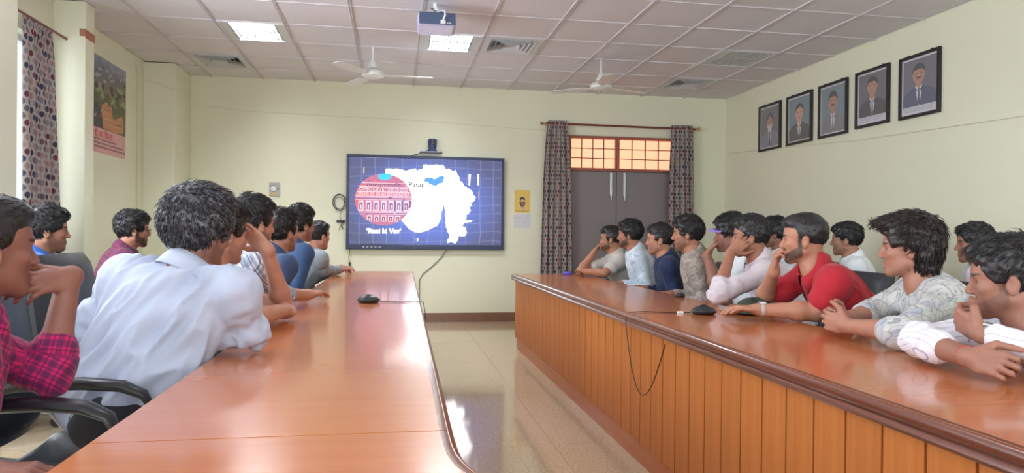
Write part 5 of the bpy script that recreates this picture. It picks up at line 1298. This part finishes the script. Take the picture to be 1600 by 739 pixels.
    for s in (-1, 1):
        a, e, wr, A = arms[s]; G.cone(nb-ax*0.028-fw*0.015, a+ax*0.002, 0.046, 0.055, 0.04)
        sl = sleeve if isinstance(sleeve, str) else sleeve[(s+1)//2]
        if sl == 'short': e2 = a+(e-a)*0.62; G.cone(a, e2, 0.058*w, 0.058*w, 0.06); G.cone(a+(e-a)*0.52, e2, 0.060*w, 0.061*w, 0.005); G.cutplane(e2+unit(e-a)*0.012, unit(e-a), 0.004) if 0 else None
        elif sl == 'rolled': G.cone(a, e, 0.058*w, 0.054*w, 0.06); e3 = e+(wr-e)*0.22; G.cone(e, e3, 0.053, 0.052, 0.02); G.cone(e+(wr-e)*0.12, e3, 0.057, 0.056, 0.006)
        elif sl == 'three': G.cone(a, e, 0.058*w, 0.054*w, 0.06); e3 = e+(wr-e)*0.42; G.cone(e, e3, 0.053, 0.050, 0.02); G.cone(e+(wr-e)*0.32, e3, 0.054, 0.053, 0.006)
        else: G.cone(a, e, 0.058*w, 0.053*w, 0.06); e3 = e+(wr-e)*0.86; G.cone(e, e3, 0.052, 0.036, 0.02); G.cone(e+(wr-e)*0.77, e3, 0.039, 0.039, 0.004)
    G.cutcone(nb-ax*0.01+fw*0.008, nb+ax*0.16, 0.061, 0.062, 0.008)
    if vneck: G.cutcone(nb-ax*0.09+fw*0.13, nb+ax*0.08+fw*0.05, 0.018, 0.06, 0.008)
    for s in (-1, 1):   # cut the short sleeve ends flat
        a, e, wr, A = arms[s]
    Vg, Qg = G.mesh(sh); N = vert_normals(Vg, Qg)
    # garment coordinates and folds
    bones = [(Hp, nb, 0.17)]+[(arms[s][0], arms[s][1], 0.062) for s in (-1, 1)]+[(arms[s][1], arms[s][2], 0.05) for s in (-1, 1)]
    best = np.full(len(Vg), 1e9); pat = np.zeros((len(Vg), 3)); alng = np.zeros(len(Vg)); part = np.zeros(len(Vg), int); rad_ = np.zeros(len(Vg))
    for bi, (a, b, r) in enumerate(bones):
        d = b-a; L = np.linalg.norm(d); u = d/L; rel = Vg-a; t_ = np.clip(rel@u, 0, L); ds = np.linalg.norm(rel-t_[:, None]*u, axis=1)-r
        m = ds < best-(0.0 if bi == 0 else 0.004); best = np.where(m, ds, best)
        if bi == 0: e1, e2 = rgt, fw
        else:
            e1 = unit(np.cross(u, V(0.25, -0.9, 0.35) if abs(u[1]) < 0.75 else V(-0.5, 0.1, 0.85))); e2 = np.cross(u, e1)
        ang = np.arctan2(rel@e1, rel@e2)
        pu = np.where(np.full(len(Vg), bi == 0), (rel@e1)*1.15+np.where(rel@e2 > 0, 0.0, 0.6), (rel@e1)*1.2+bi*0.37)
        pat[m] = np.stack([pu, rel@u, np.full(len(Vg), bi*3.7)], 1)[m]; alng[m] = (rel@u)[m]; part[m] = bi; rad_[m] = (t_/L)[m]
    fd = folds
    # diagonal drag folds on the body, rings near the elbow on sleeves
    q = (Vg-Hp)@T
    dirv = V(0.55, 0.1, 0.83) if fold_dir is None else V(*fold_dir)
    e1 = unit(np.cross(dirv, V(0, 1, 0))); e2 = unit(dirv); e3 = np.cross(e1, e2)
    qq = np.stack([q@e1, q@e2, q@e3], 1)
    n1 = vnoise(qq, (17, 4.0, 9), seed)+0.6*vnoise(qq, (34, 7, 18), seed+3)
    n1 = 1.3*(1-np.abs(n1)*2.0)
    n2 = vnoise(pat, (9, 30, 3), seed+5)+0.5*vnoise(Vg, 38, seed+6)
    n1 = n1-n1[part == 0].mean()
    dts = np.full(len(Vg), 1e9); ds0 = None
    for bi, (a, b, r) in enumerate(bones):
        d = b-a; L = np.linalg.norm(d); u = d/L; rel = Vg-a; t_ = np.clip(rel@u, 0, L); ds = np.linalg.norm(rel-t_[:, None]*u, axis=1)-r
        if bi == 0: ds0 = ds
        else: dts = np.minimum(dts, ds)
    seam = np.clip(np.abs(ds0-dts)/0.035, 0.12, 1)
    disp = seam*np.where(part == 0, n1, n2*np.where(part > 2, 0.8, 0.35+0.75*rad_))*fd
    Vg = Vg+N*disp[:, None]
    np_mesh('shirt', Vg, Qg, shirt, root, {'pat': ('FLOAT_VECTOR', pat)})
    if collar:
        K = 30; prof = [(0.000, -0.025), (-0.002, 0.008), (0.001, 0.030), (0.009, 0.034), (0.022, 0.010), (0.036, -0.024)]; cv = []; cp = []
        for i in range(K+1):
            t_ = math.radians(16)+(2*math.pi-math.radians(32))*i/K; b_ = math.cos(t_)
            o_ = unit(rgt*math.sin(t_)+fw*b_); c0 = nb+o_*(0.064+0.004*abs(math.sin(t_)))+fw*0.006+ax*(0.012-0.024*b_)
            ex = max(0.0, b_-0.72)/0.28
            for j, (r_, z_) in enumerate(prof):
                cv.append(c0+o_*(r_+(0.010*ex if j > 3 else 0))+ax*(z_-(0.030*ex if j == 5 else 0.010*ex if j == 4 else 0))); cp.append((i*0.012, z_, 9.0))
        n_ = len(prof); cq = np.array([(i*n_+j, (i+1)*n_+j, (i+1)*n_+j+1, i*n_+j+1) for i in range(K) for j in range(n_-1)])
        co = np_mesh('collar', np.array(cv), cq, shirt, root, {'pat': ('FLOAT_VECTOR', np.array(cp))}); md = co.modifiers.new('t', 'SOLIDIFY'); md.thickness = 0.003; md.offset = 0
    # ---- trousers and shoes
    lg = math.radians(legs if legs is not None else chest); lf = V(math.sin(lg), math.cos(lg), 0); lr = V(math.cos(lg), -math.sin(lg), 0)
    J = SDF(); J.ell(Hp+V(0, 0, -0.01), np.stack([lr, lf, V(0, 0, 1)], 1), V(0.175*w, 0.13, 0.10), 0.05)
    K_ = SDF()
    for s in (-1, 1):
        hj = Hp+lr*s*0.09+V(0, 0, -0.02); kn = Hp+lr*s*0.12+lf*knee+V(0, 0, -0.055); an = kn+lf*0.02+V(0, 0, -(kn[2]-0.085))
        J.cone(hj, kn, 0.082, 0.060, 0.04); J.cone(kn, an+V(0, 0, 0.02), 0.060, 0.046, 0.03)
        K_.ell(an+lf*0.06+V(0, 0, -0.045), np.stack([lr, lf, V(0, 0, 1)], 1), V(0.045, 0.125, 0.036), 0.02); K_.cone(an+V(0, 0, -0.04), an, 0.042, 0.04, 0.02)
    Vj, Qj = J.mesh(0.014); Nj = vert_normals(Vj, Qj); Vj = Vj+Nj*(0.004*vnoise(Vj, 22, seed))[:, None]
    np_mesh('trousers', Vj, Qj, trouser or TR_dark, root, {'pat': ('FLOAT_VECTOR', Vj)})
    K_.cutplane(V(0, 0, 0.006), V(0, 0, -1), 0.003)
    Vk, Qk = K_.mesh(0.011); np_mesh('shoes', Vk, Qk, M_shoe, root)
    if glasses:
        g = MB(); c = []
        for s in (-1, 1):
            pts = [head+R@V(s*0.032+0.024*math.cos(a), 0.104-0.004*abs(math.cos(a)), 0.001+0.018*math.sin(a)) for a in np.linspace(0, 2*math.pi, 17)]
            g.tube(pts, 0.0016, 6, caps=False); g.tube([head+R@V(s*0.056, 0.100, 0.008), head+R@V(s*0.078, 0.05, 0.012), head+R@V(s*0.080, -0.01, 0.008)], 0.0015, 6)
        g.tube([head+R@V(-0.008, 0.106, 0.004), head+R@V(0.008, 0.106, 0.004)], 0.0015, 6); g.build('glasses', M_black, root)
    root['_h'] = 0
    del root['_h']
    info = dict(root=root, S=S, arms=arms, nb=nb, R=R, head=head, T=T, rgt=rgt, fw=fw, ax=ax)
    for s in (-1, 1):
        la, lb = np.linalg.norm(arms[s][1]-arms[s][0]), np.linalg.norm(arms[s][2]-arms[s][1])
        if not (0.2 < la < 0.36 and 0.18 < lb < 0.32): print('ARM', label[:40], 'R' if s > 0 else 'L', round(la, 2), round(lb, 2), 'S', np.round(S[s], 2))
    if not 0.40 < Lt < 0.60: print('TORSO', label[:40], round(Lt, 2), np.round(nb, 2))
    return info

def wrist_watch(info, s, strap, face, parent_label=None):
    a, e, w, A = info['arms'][s]; u = unit(w-e); c = w-u*0.015; n = V(0, 0, 1); n = unit(n-u*(n@u)); b = np.cross(u, n)
    m = MB(); pts = [c+(n*math.cos(t)+b*math.sin(t))*0.0295 for t in np.linspace(0, 2*math.pi, 21)]
    m.tube([Vector(p) for p in pts], 0.009, 8, caps=False, flat=0.25, up=tuple(n)); o = m.build('watch_strap', strap, info['root'])
    M4 = Matrix(np.stack([b, u, n], 1).tolist()).to_4x4(); M4.translation = Vector(c+n*0.031)
    MB().box(-0.017, 0.017, -0.016, 0.016, -0.004, 0.006, 0, M4).build('watch_case', face, o, bevel=0.003)

# ------------------------------------------------------------------ the people
TR_dark = cloth_mat('trouser_dark', C_plain(sr(44, 42, 46))); TR_blue = cloth_mat('trouser_denim', C_plain(sr(62, 72, 92))); M_shoe = mat('shoe_black', sr(30, 28, 28), 0.4)
SH = dict(
    white=cloth_mat('shirt_white', C_plain(sr(178, 187, 208), 0.02)), plaidpink=cloth_mat('shirt_plaid_magenta', C_plaid(sr(196, 32, 94), sr(40, 34, 76), sr(40, 32, 72), 0.034, 0.45, 0.10)),
    ltblue=cloth_mat('shirt_light_blue', C_blotch(sr(182, 204, 232), sr(160, 182, 214), 20, 0.5)), plaidgrey=cloth_mat('shirt_plaid_grey', C_plaid(sr(214, 216, 224), sr(92, 108, 138), sr(52, 58, 78), 0.045, 0.40, 0.14)),
    navy=cloth_mat('shirt_navy', C_plain(sr(52, 68, 100))), navy2=cloth_mat('shirt_slate_blue', C_plain(sr(52, 76, 112))), grey=cloth_mat('sweater_grey', C_plain(sr(132, 142, 150), 0.1)),
    blue=cloth_mat('shirt_royal_blue', C_plain(sr(38, 92, 166))), maroon=cloth_mat('shirt_plaid_maroon', C_plaid(sr(126, 44, 66), sr(62, 40, 72), sr(60, 40, 70), 0.05, 0.45, 0.1)),
    beige=cloth_mat('shirt_beige', C_plain(sr(196, 190, 184))), paleblue=cloth_mat('shirt_pale_blue_print', C_blotch(sr(214, 226, 238), sr(172, 196, 218), 34, 0.52)),
    dknavy=cloth_mat('shirt_dark_navy', C_plain(sr(40, 52, 84))), brown=cloth_mat('shirt_grey_brown_print', C_blotch(sr(178, 168, 158), sr(146, 134, 126), 30, 0.46, sr(118, 106, 100))),
    pinkwhite=cloth_mat('shirt_pinkish_white', C_plain(sr(208, 198, 206), 0.03)), red=cloth_mat('polo_red', C_plain(sr(176, 40, 52), 0.05)), floral=cloth_mat('shirt_floral', C_veins(sr(204, 205, 200), sr(160, 168, 186), sr(84, 90, 116), 15)),
    stripe=cloth_mat('shirt_striped', C_stripes(sr(228, 228, 238), sr(126, 124, 160), 0.022, 0.09)), offwhite=cloth_mat('shirt_off_white', C_plain(sr(222, 228, 232), 0.03)), palepink=cloth_mat('shirt_pale_pink', C_plain(sr(214, 206, 214), 0.03)))
def npa(v): return np.array(v, float)
def fp(head, phi, x, y, z, pitch=0, roll=0): return npa(head)+head_frame(phi, pitch, roll)@V(x, y, z)
def face_hand(head, phi, touch, wrist, n=None, curl=0.8, pitch=0, **k):
    """hand whose knuckles reach the spot 'touch' of the head from 'wrist' (both in head coordinates)"""
    R = head_frame(phi, pitch); t_ = fp(head, phi, *touch, pitch); w_ = fp(head, phi, *wrist, pitch)
    return dict(w=w_, d=t_-w_, n=(-R[:, 1] if n is None else R@V(*n)), curl=curl, **k)
short = dict(vol=0.008, top=0.016, tuft=0.022, lift=0.2, tufts=1100); full = dict(vol=0.014, top=0.030, tuft=0.034, lift=0.22, tufts=1500, rough=0.006); buzz = dict(vol=0.004, top=0.009, tuft=0.010, lift=0.3, tufts=400, rough=0.002, nape=-0.065)
wavy = dict(vol=0.012, top=0.030, tuft=0.04, lift=0.22, tufts=1500, rough=0.007)
def S_(d, **k): q = dict(d); q.update(k); return q

# right row, far to near -------------------------------------------------
hd = at(955, 375, 6.5)
person('man in a beige shirt touching his mouth, farthest in the right row', hd, -62, (2.25, 6.5), -75, -90, tone=sr(160, 112, 88), shirt=SH['beige'], sleeve='short', hair=short, beard=0.9,
       armR=S_(face_hand(hd, -62, (0.0, 0.12, -0.055), (0.0, 0.17, -0.125), curl=[0.25, 0.9, 1.0, 1.1]), e=(1.78, 6.55, 0.775)), armL=dict(w=(1.80, 6.42, 0.785), e=(1.93, 6.22, 0.78), d=(-0.3, 1, 0.08), curl=0.28), h=0.0062, seed=11)
hd = at(984, 368, 5.95)
person('bearded man in a pale blue printed shirt in the right row', hd, -58, (2.30, 5.95), -70, -90, tone=sr(158, 110, 88), shirt=SH['paleblue'], hair=S_(full, top=0.022, sweep=(0, -0.12, 0.0)), beard=0.95, h=0.006, seed=12)
hd = at(1031, 376, 5.35)
person('man in a dark navy shirt in the right row', hd, -64, (2.30, 5.35), -68, -90, tone=sr(172, 122, 98), shirt=SH['dknavy'], hair=S_(short, fade=True, top=0.02, sweep=(0, 0.15, 0)), beard=0.35, h=0.006, seed=13)
hd = at(1074, 367, 4.8)
person('man in a grey brown printed shirt in the right row', hd, -60, (2.30, 4.82), -62, -90, tone=sr(160, 112, 90), shirt=SH['brown'], hair=S_(full, top=0.022), beard=0.6, h=0.0055, seed=14, folds=0.008)
hd = at(1173, 372, 3.9)
person('man in a pinkish white shirt resting his cheek on his hand', hd, -58, (2.40, 3.90), -62, -90, tone=sr(150, 104, 84), shirt=SH['pinkwhite'], sleeve=('rolled', 'rolled'), hair=S_(short, vol=0.010, top=0.02), hmat=H_black, beard=0.0,
       armL=S_(face_hand(hd, -58, (-0.090, 0.03, -0.02), (-0.088, 0.105, -0.085), n=(1, 0.1, 0), curl=0.55, thumb=0.2), e=(1.79, 3.66, 0.802)), h=0.005, seed=15, folds=0.009)
hd = at(1257, 376, 3.12)
i8 = person('man in a red polo shirt with his hand at his mouth', hd, -53, (2.42, 3.10), -68, -90, tone=sr(164, 116, 94), shirt=SH['red'], sleeve='short', hair=buzz, beard=0.95, build=1.1,
       armR=S_(face_hand(hd, -55, (0.0, 0.128, -0.068), (0.02, 0.140, -0.155), curl=0.95, thumb=0.8), e=(1.93, 3.42, 0.785)), armL=dict(w=(1.69, 3.03, 0.790), e=(1.93, 2.95, 0.785), d=(-1, 0.25, 0.06), n=(0, 0, -1), curl=0.27, spread=0.05), h=0.0042, seed=16, folds=0.006)
wrist_watch(i8, -1, mat('watch_strap_grey', sr(176, 172, 170), 0.45), mat('watch_case_steel', sr(190, 192, 196), 0.3, metal=0.8))
hd = at(1421, 390, 2.56)
def shag(B, P, R):
    B.ell(P(-0.01, 0.085, 0.105), R, V(0.05, 0.045, 0.030), 0.025)
person('long haired man in a floral shirt with clasped hands', hd, -50, (2.42, 2.52), -64, -90, tone=sr(156, 110, 92), shirt=SH['floral'], sleeve='rolled', collar=False,
       hair=S_(wavy, vol=0.022, top=0.034, long=-0.105, tuft=0.05, tufts=2200, extra=shag), hmat=H_brown, beard=0.12,
       armL=dict(w=(1.735, 2.44, 0.790), e=(1.76, 2.16, 0.802), d=(-0.35, 0.92, 0.12), n=(0.9, 0.4, 0), curl=0.62), armR=dict(w=(1.835, 2.60, 0.800), e=(2.04, 2.72, 0.80), d=(-0.95, -0.18, 0.12), n=(-0.2, -0.95, -0.1), curl=0.66), h=0.0042, seed=17, folds=0.008)
hd = at(1577, 440, 1.84)
i12 = person('man in a striped shirt and watch leaning his chin on his hand', hd, -44, (2.28, 1.72), -70, -90, tone=sr(140, 98, 82), shirt=SH['stripe'], sleeve=('long', 'three'), pitch=-4,
       hair=S_(full, vol=0.011, top=0.020, tw=0.8), beard=0.45, armR=dict(w=(1.612, 1.735, 0.795), e=(1.66, 1.985, 0.805), d=(0.12, -1, -0.04), n=(0.85, 0.1, -0.45), curl=1.0, thumb=1.0),
       armL=dict(w=at(1535, 522, 1.78), d=(-0.05, 0.85, 0.35), n=(0.85, -0.2, 0.1), curl=0.85, thumb=1.3, e=(1.84, 1.53, 0.80)), h=0.0038, seed=18, folds=0.008)
wrist_watch(i12, -1, mat('watch_strap_silver', sr(196, 196, 204), 0.3, metal=0.7), MATS['watch_case_steel'])
a, e, w, A = i12['arms'][1]; u = unit(w-e); b1 = unit(np.cross(u, V(0, 0, 1))); b2 = np.cross(u, b1)
MB().tube([Vector(w-u*0.012+(b1*math.cos(t)+b2*math.sin(t))*0.0295) for t in np.linspace(0, 2*math.pi, 17)], 0.0035, 6, caps=False).build('bracelet', mat('bracelet_red', sr(176, 62, 54), 0.6), i12['root'])
# second row at the right wall -------------------------------------------
hd = at(1142, 368, 4.42)
i5 = person('man with a purple cap brim, half hidden in the right row', hd, -64, (2.42, 4.32), -70, -90, tone=sr(140, 98, 82), shirt=SH['offwhite'], sleeve='short', hair=S_(full, vol=0.018, top=0.034, fringe=(0.0,)), moust=True, beard=0.3,
       armL=S_(face_hand(hd, -64, (-0.005, 0.105, -0.06), (-0.03, 0.155, -0.135), curl=[0.15, 0.9, 1.0, 1.0]), pole=(2.3, 4.2, 0.5)), h=0.0055, seed=19)
vm = MB(); vs = []; R5 = i5['R']
for r_, zz in ((0.075, 0.052), (0.128, 0.040)):
    for j in range(11):
        q = math.radians(-65)+math.radians(130)*j/10; p = i5['head']+R5@V(r_*math.sin(q)*0.95, 0.015+r_*math.cos(q)*1.05, zz-0.02*abs(math.sin(q))); vs.append(tuple(p))
vm.add(vs, [(j, j+1, 11+j+1, 11+j) for j in range(10)], 0, True); o = vm.build('cap_brim', mat('cap_purple', sr(150, 124, 214), 0.7), i5['root']); o.modifiers.new('t', 'SOLIDIFY').thickness = 0.004
hd = at(1211, 366, 5.5)
person('dark haired man half hidden behind the red polo shirt', hd, -55, (3.38, 5.5), -70, -90, tone=sr(130, 90, 74), shirt=SH['offwhite'], hair=full, beard=0.2, h=0.0065, seed=20)
hd = at(1322, 376, 4.84)
person('man in a white shirt seated by the wall behind the red polo', hd, -48, (3.55, 4.8), -55, -80, tone=sr(150, 106, 86), shirt=SH['offwhite'], hair=S_(full, top=0.018, sweep=(0.1, -0.1, 0)), beard=0.2, h=0.006, seed=21)
hd = at(1523, 383, 3.95)
person('man in a pale shirt seated by the right wall, nearest there', hd, -60, (3.85, 3.95), -55, -80, tone=sr(140, 98, 80), shirt=SH['palepink'], hair=S_(full, top=0.02, sweep=(0, 0.12, 0)), beard=0.3, h=0.0055, seed=22)
# left row, near to far --------------------------------------------------
hd = at(-24, 392, 1.84)
def bun(B, P, R):
    B.ell(P(0, -0.118, -0.015), R, V(0.032, 0.034, 0.034), 0.02)
person('woman in a magenta and navy plaid shirt, chin on her hand', hd, 44, (-1.0, 1.60), 66, 90, tone=sr(124, 82, 70), shirt=SH['plaidpink'], sleeve='rolled', size=0.92,
       hair=dict(vol=0.007, top=0.010, tuft=0.03, lift=0.02, tufts=900, tw=0.6, rough=0.001, nape=-0.05, extra=bun, sweep=(0, -0.3, 0)), moust=False,
       armL=S_(face_hand(hd, 44, (0.0, 0.075, -0.090), (-0.012, 0.190, -0.070), n=(0, -0.25, -1), curl=[0.42, 0.48, 0.54, 0.6], thumb=0.3, spread=0.04), n=(-0.35, 0.75, -0.6), e=(-0.85, 1.93, 0.765)), armR=dict(w=(-0.78, 1.50, 0.66), e=(-1.0, 1.40, 0.705), d=(1, 0.25, -0.1), curl=0.4), h=0.004, seed=31, folds=0.006, build=0.92)
hd = at(312, 364, 2.42)
person('man in a white shirt seen from behind, leaning on the left table', hd, 38, (-0.82, 2.30), 18, 80, tone=sr(128, 90, 76), shirt=SH['white'], pitch=-6, roll=4, knee=0.36,
       hair=S_(full, vol=0.027, top=0.036, tuft=0.042, tufts=2600, lift=0.22, rough=0.007, nape=-0.066), hmat=H_grey, beard=0.3, build=1.12,
       armR=dict(w=(-0.68, 2.33, 0.785), e=(-0.445, 2.37, 0.802), d=(-0.9, -0.3, -0.3), n=(0, 0, -1), curl=0.5), armL=dict(w=(-0.84, 2.64, 0.70), e=(-0.955, 2.46, 0.82), curl=0.5), h=0.0045, seed=32, folds=0.016, fold_dir=(0.30, 0.0, 0.95), sh_drop=-0.02)
hd = at(345, 367, 2.95)
person('man in a light blue shirt covering his eyes with one hand', hd, 48, (-0.88, 2.96), 52, 88, tone=sr(166, 118, 98), shirt=SH['ltblue'], sleeve='short', pitch=-4, hair=full, beard=0.25,
       armR=dict(w=(-0.455, 3.12, 0.795), e=(-0.55, 2.89, 0.787), d=(0.15, 1, 0.02), n=(-0.75, 0, -0.6), curl=1.0, thumb=1.0), armL=S_(face_hand(hd, 48, (0.0, 0.115, 0.015), (0.045, 0.175, -0.055), n=(0, -1, 0.2), curl=0.3, spread=0.25), e=(-0.47, 3.22, 0.785)), h=0.0045, seed=33)
hd = at(396, 352, 3.60)
person('man with glasses in a grey plaid shirt in the left row', hd, 46, (-0.92, 3.56), 55, 90, tone=sr(160, 112, 92), shirt=SH['plaidgrey'], sleeve='rolled', hair=full, beard=0.5, glasses=True,
       armR=dict(w=(-0.45, 3.93, 0.79), e=(-0.585, 3.73, 0.805), d=(0.5, 0.8, 0.06), curl=0.3), h=0.005, seed=34)
hd = at(441, 364, 4.45)
person('man in a navy shirt in the left row', hd, 42, (-0.86, 4.38), 52, 90, tone=sr(150, 106, 88), shirt=SH['navy'], hair=full, beard=0.4,
       armR=dict(w=(-0.665, 4.36, 0.63), e=(-0.66, 4.14, 0.755), d=(0.6, 0.8, -0.2), curl=0.4), h=0.0055, seed=35)
hd = at(469, 353, 5.20)
person('man in a slate blue shirt in the left row', hd, 46, (-0.86, 5.12), 52, 90, tone=sr(150, 106, 88), shirt=SH['navy2'], hair=S_(full, top=0.036), beard=0.4,
       armR=dict(w=(-0.665, 5.14, 0.63), e=(-0.64, 4.92, 0.755), d=(0.6, 0.8, -0.2), curl=0.4), h=0.006, seed=36)
hd = at(498, 370, 6.40)
person('man in a grey sweater, farthest in the left row', hd, 44, (-0.88, 6.28), 56, 90, tone=sr(156, 108, 90), shirt=SH['grey'], hair=S_(short, fade=True), collar=False,
       armR=dict(w=(-0.47, 6.50, 0.79), e=(-0.60, 6.28, 0.80), d=(0.5, 0.85, 0.05), curl=0.4), armL=dict(w=(-0.48, 6.74, 0.80), d=(0.6, -0.5, 0.05), curl=0.3, pole=(-0.9, 6.8, 0.3)), h=0.006, seed=37)
# second row at the left wall --------------------------------------------
hd = at(74, 362, 4.40)
person('man in a royal blue shirt beside the left window curtain', hd, 62, (-2.12, 4.35), 62, 80, tone=sr(146, 102, 82), shirt=SH['blue'], hair=S_(full, top=0.034), beard=0.5, h=0.0055, seed=38)
hd = at(208, 361, 5.30)
person('bearded man with glasses in a maroon plaid shirt by the left wall', hd, 58, (-1.98, 5.25), 66, 80, tone=sr(150, 104, 84), shirt=SH['maroon'], hair=S_(full, top=0.028), beard=0.9, glasses=True, h=0.006, seed=39)

# ------------------------------------------------------------------ chairs under everybody
for x, y, phi, lb, *bh in ((2.33, 6.52, -90, 'black office chair of the farthest man in the right row'), (2.37, 5.94, -90, 'black office chair under the pale blue printed shirt'), (2.37, 5.35, -90, 'black office chair under the dark navy shirt'),
                      (2.37, 4.84, -90, 'black office chair under the grey brown printed shirt'), (2.46, 3.80, -90, 'black armless office chair under the pinkish white shirt', 0.45), (2.48, 3.12, -90, 'black office chair under the red polo shirt'),
                      (2.48, 2.50, -90, 'black office chair under the floral shirt'), (2.35, 1.70, -90, 'black office chair under the striped shirt'),
                      (-0.90, 1.56, 90, 'black office chair with grey arm struts under the plaid shirt woman', 0.56, 1.14), (-0.90, 2.36, 90, 'black office chair under the white shirt man at the left table', 0.56), (-0.92, 2.96, 90, 'black office chair under the man covering his eyes', 0.56),
                      (-0.98, 3.56, 90, 'black office chair under the grey plaid shirt'), (-0.92, 4.38, 90, 'black office chair under the navy shirt in the left row'), (-0.92, 5.12, 90, 'black office chair under the slate blue shirt'), (-0.94, 6.28, 90, 'black office chair under the grey sweater'),
                      (-2.18, 4.34, 80, 'black office chair beside the left window curtain'), (-2.04, 5.25, 80, 'black office chair under the maroon plaid shirt'),
                      (2.47, 4.30, -90, 'black armless office chair under the man with the purple cap brim', 0.45), (3.44, 5.5, -90, 'black office chair behind the red polo shirt, second row'), (3.62, 4.80, -80, 'black office chair by the right wall under the white shirt'), (3.92, 3.95, -80, 'black office chair by the right wall under the pale shirt')):
    place_chair(x, y, phi, lb, *bh)
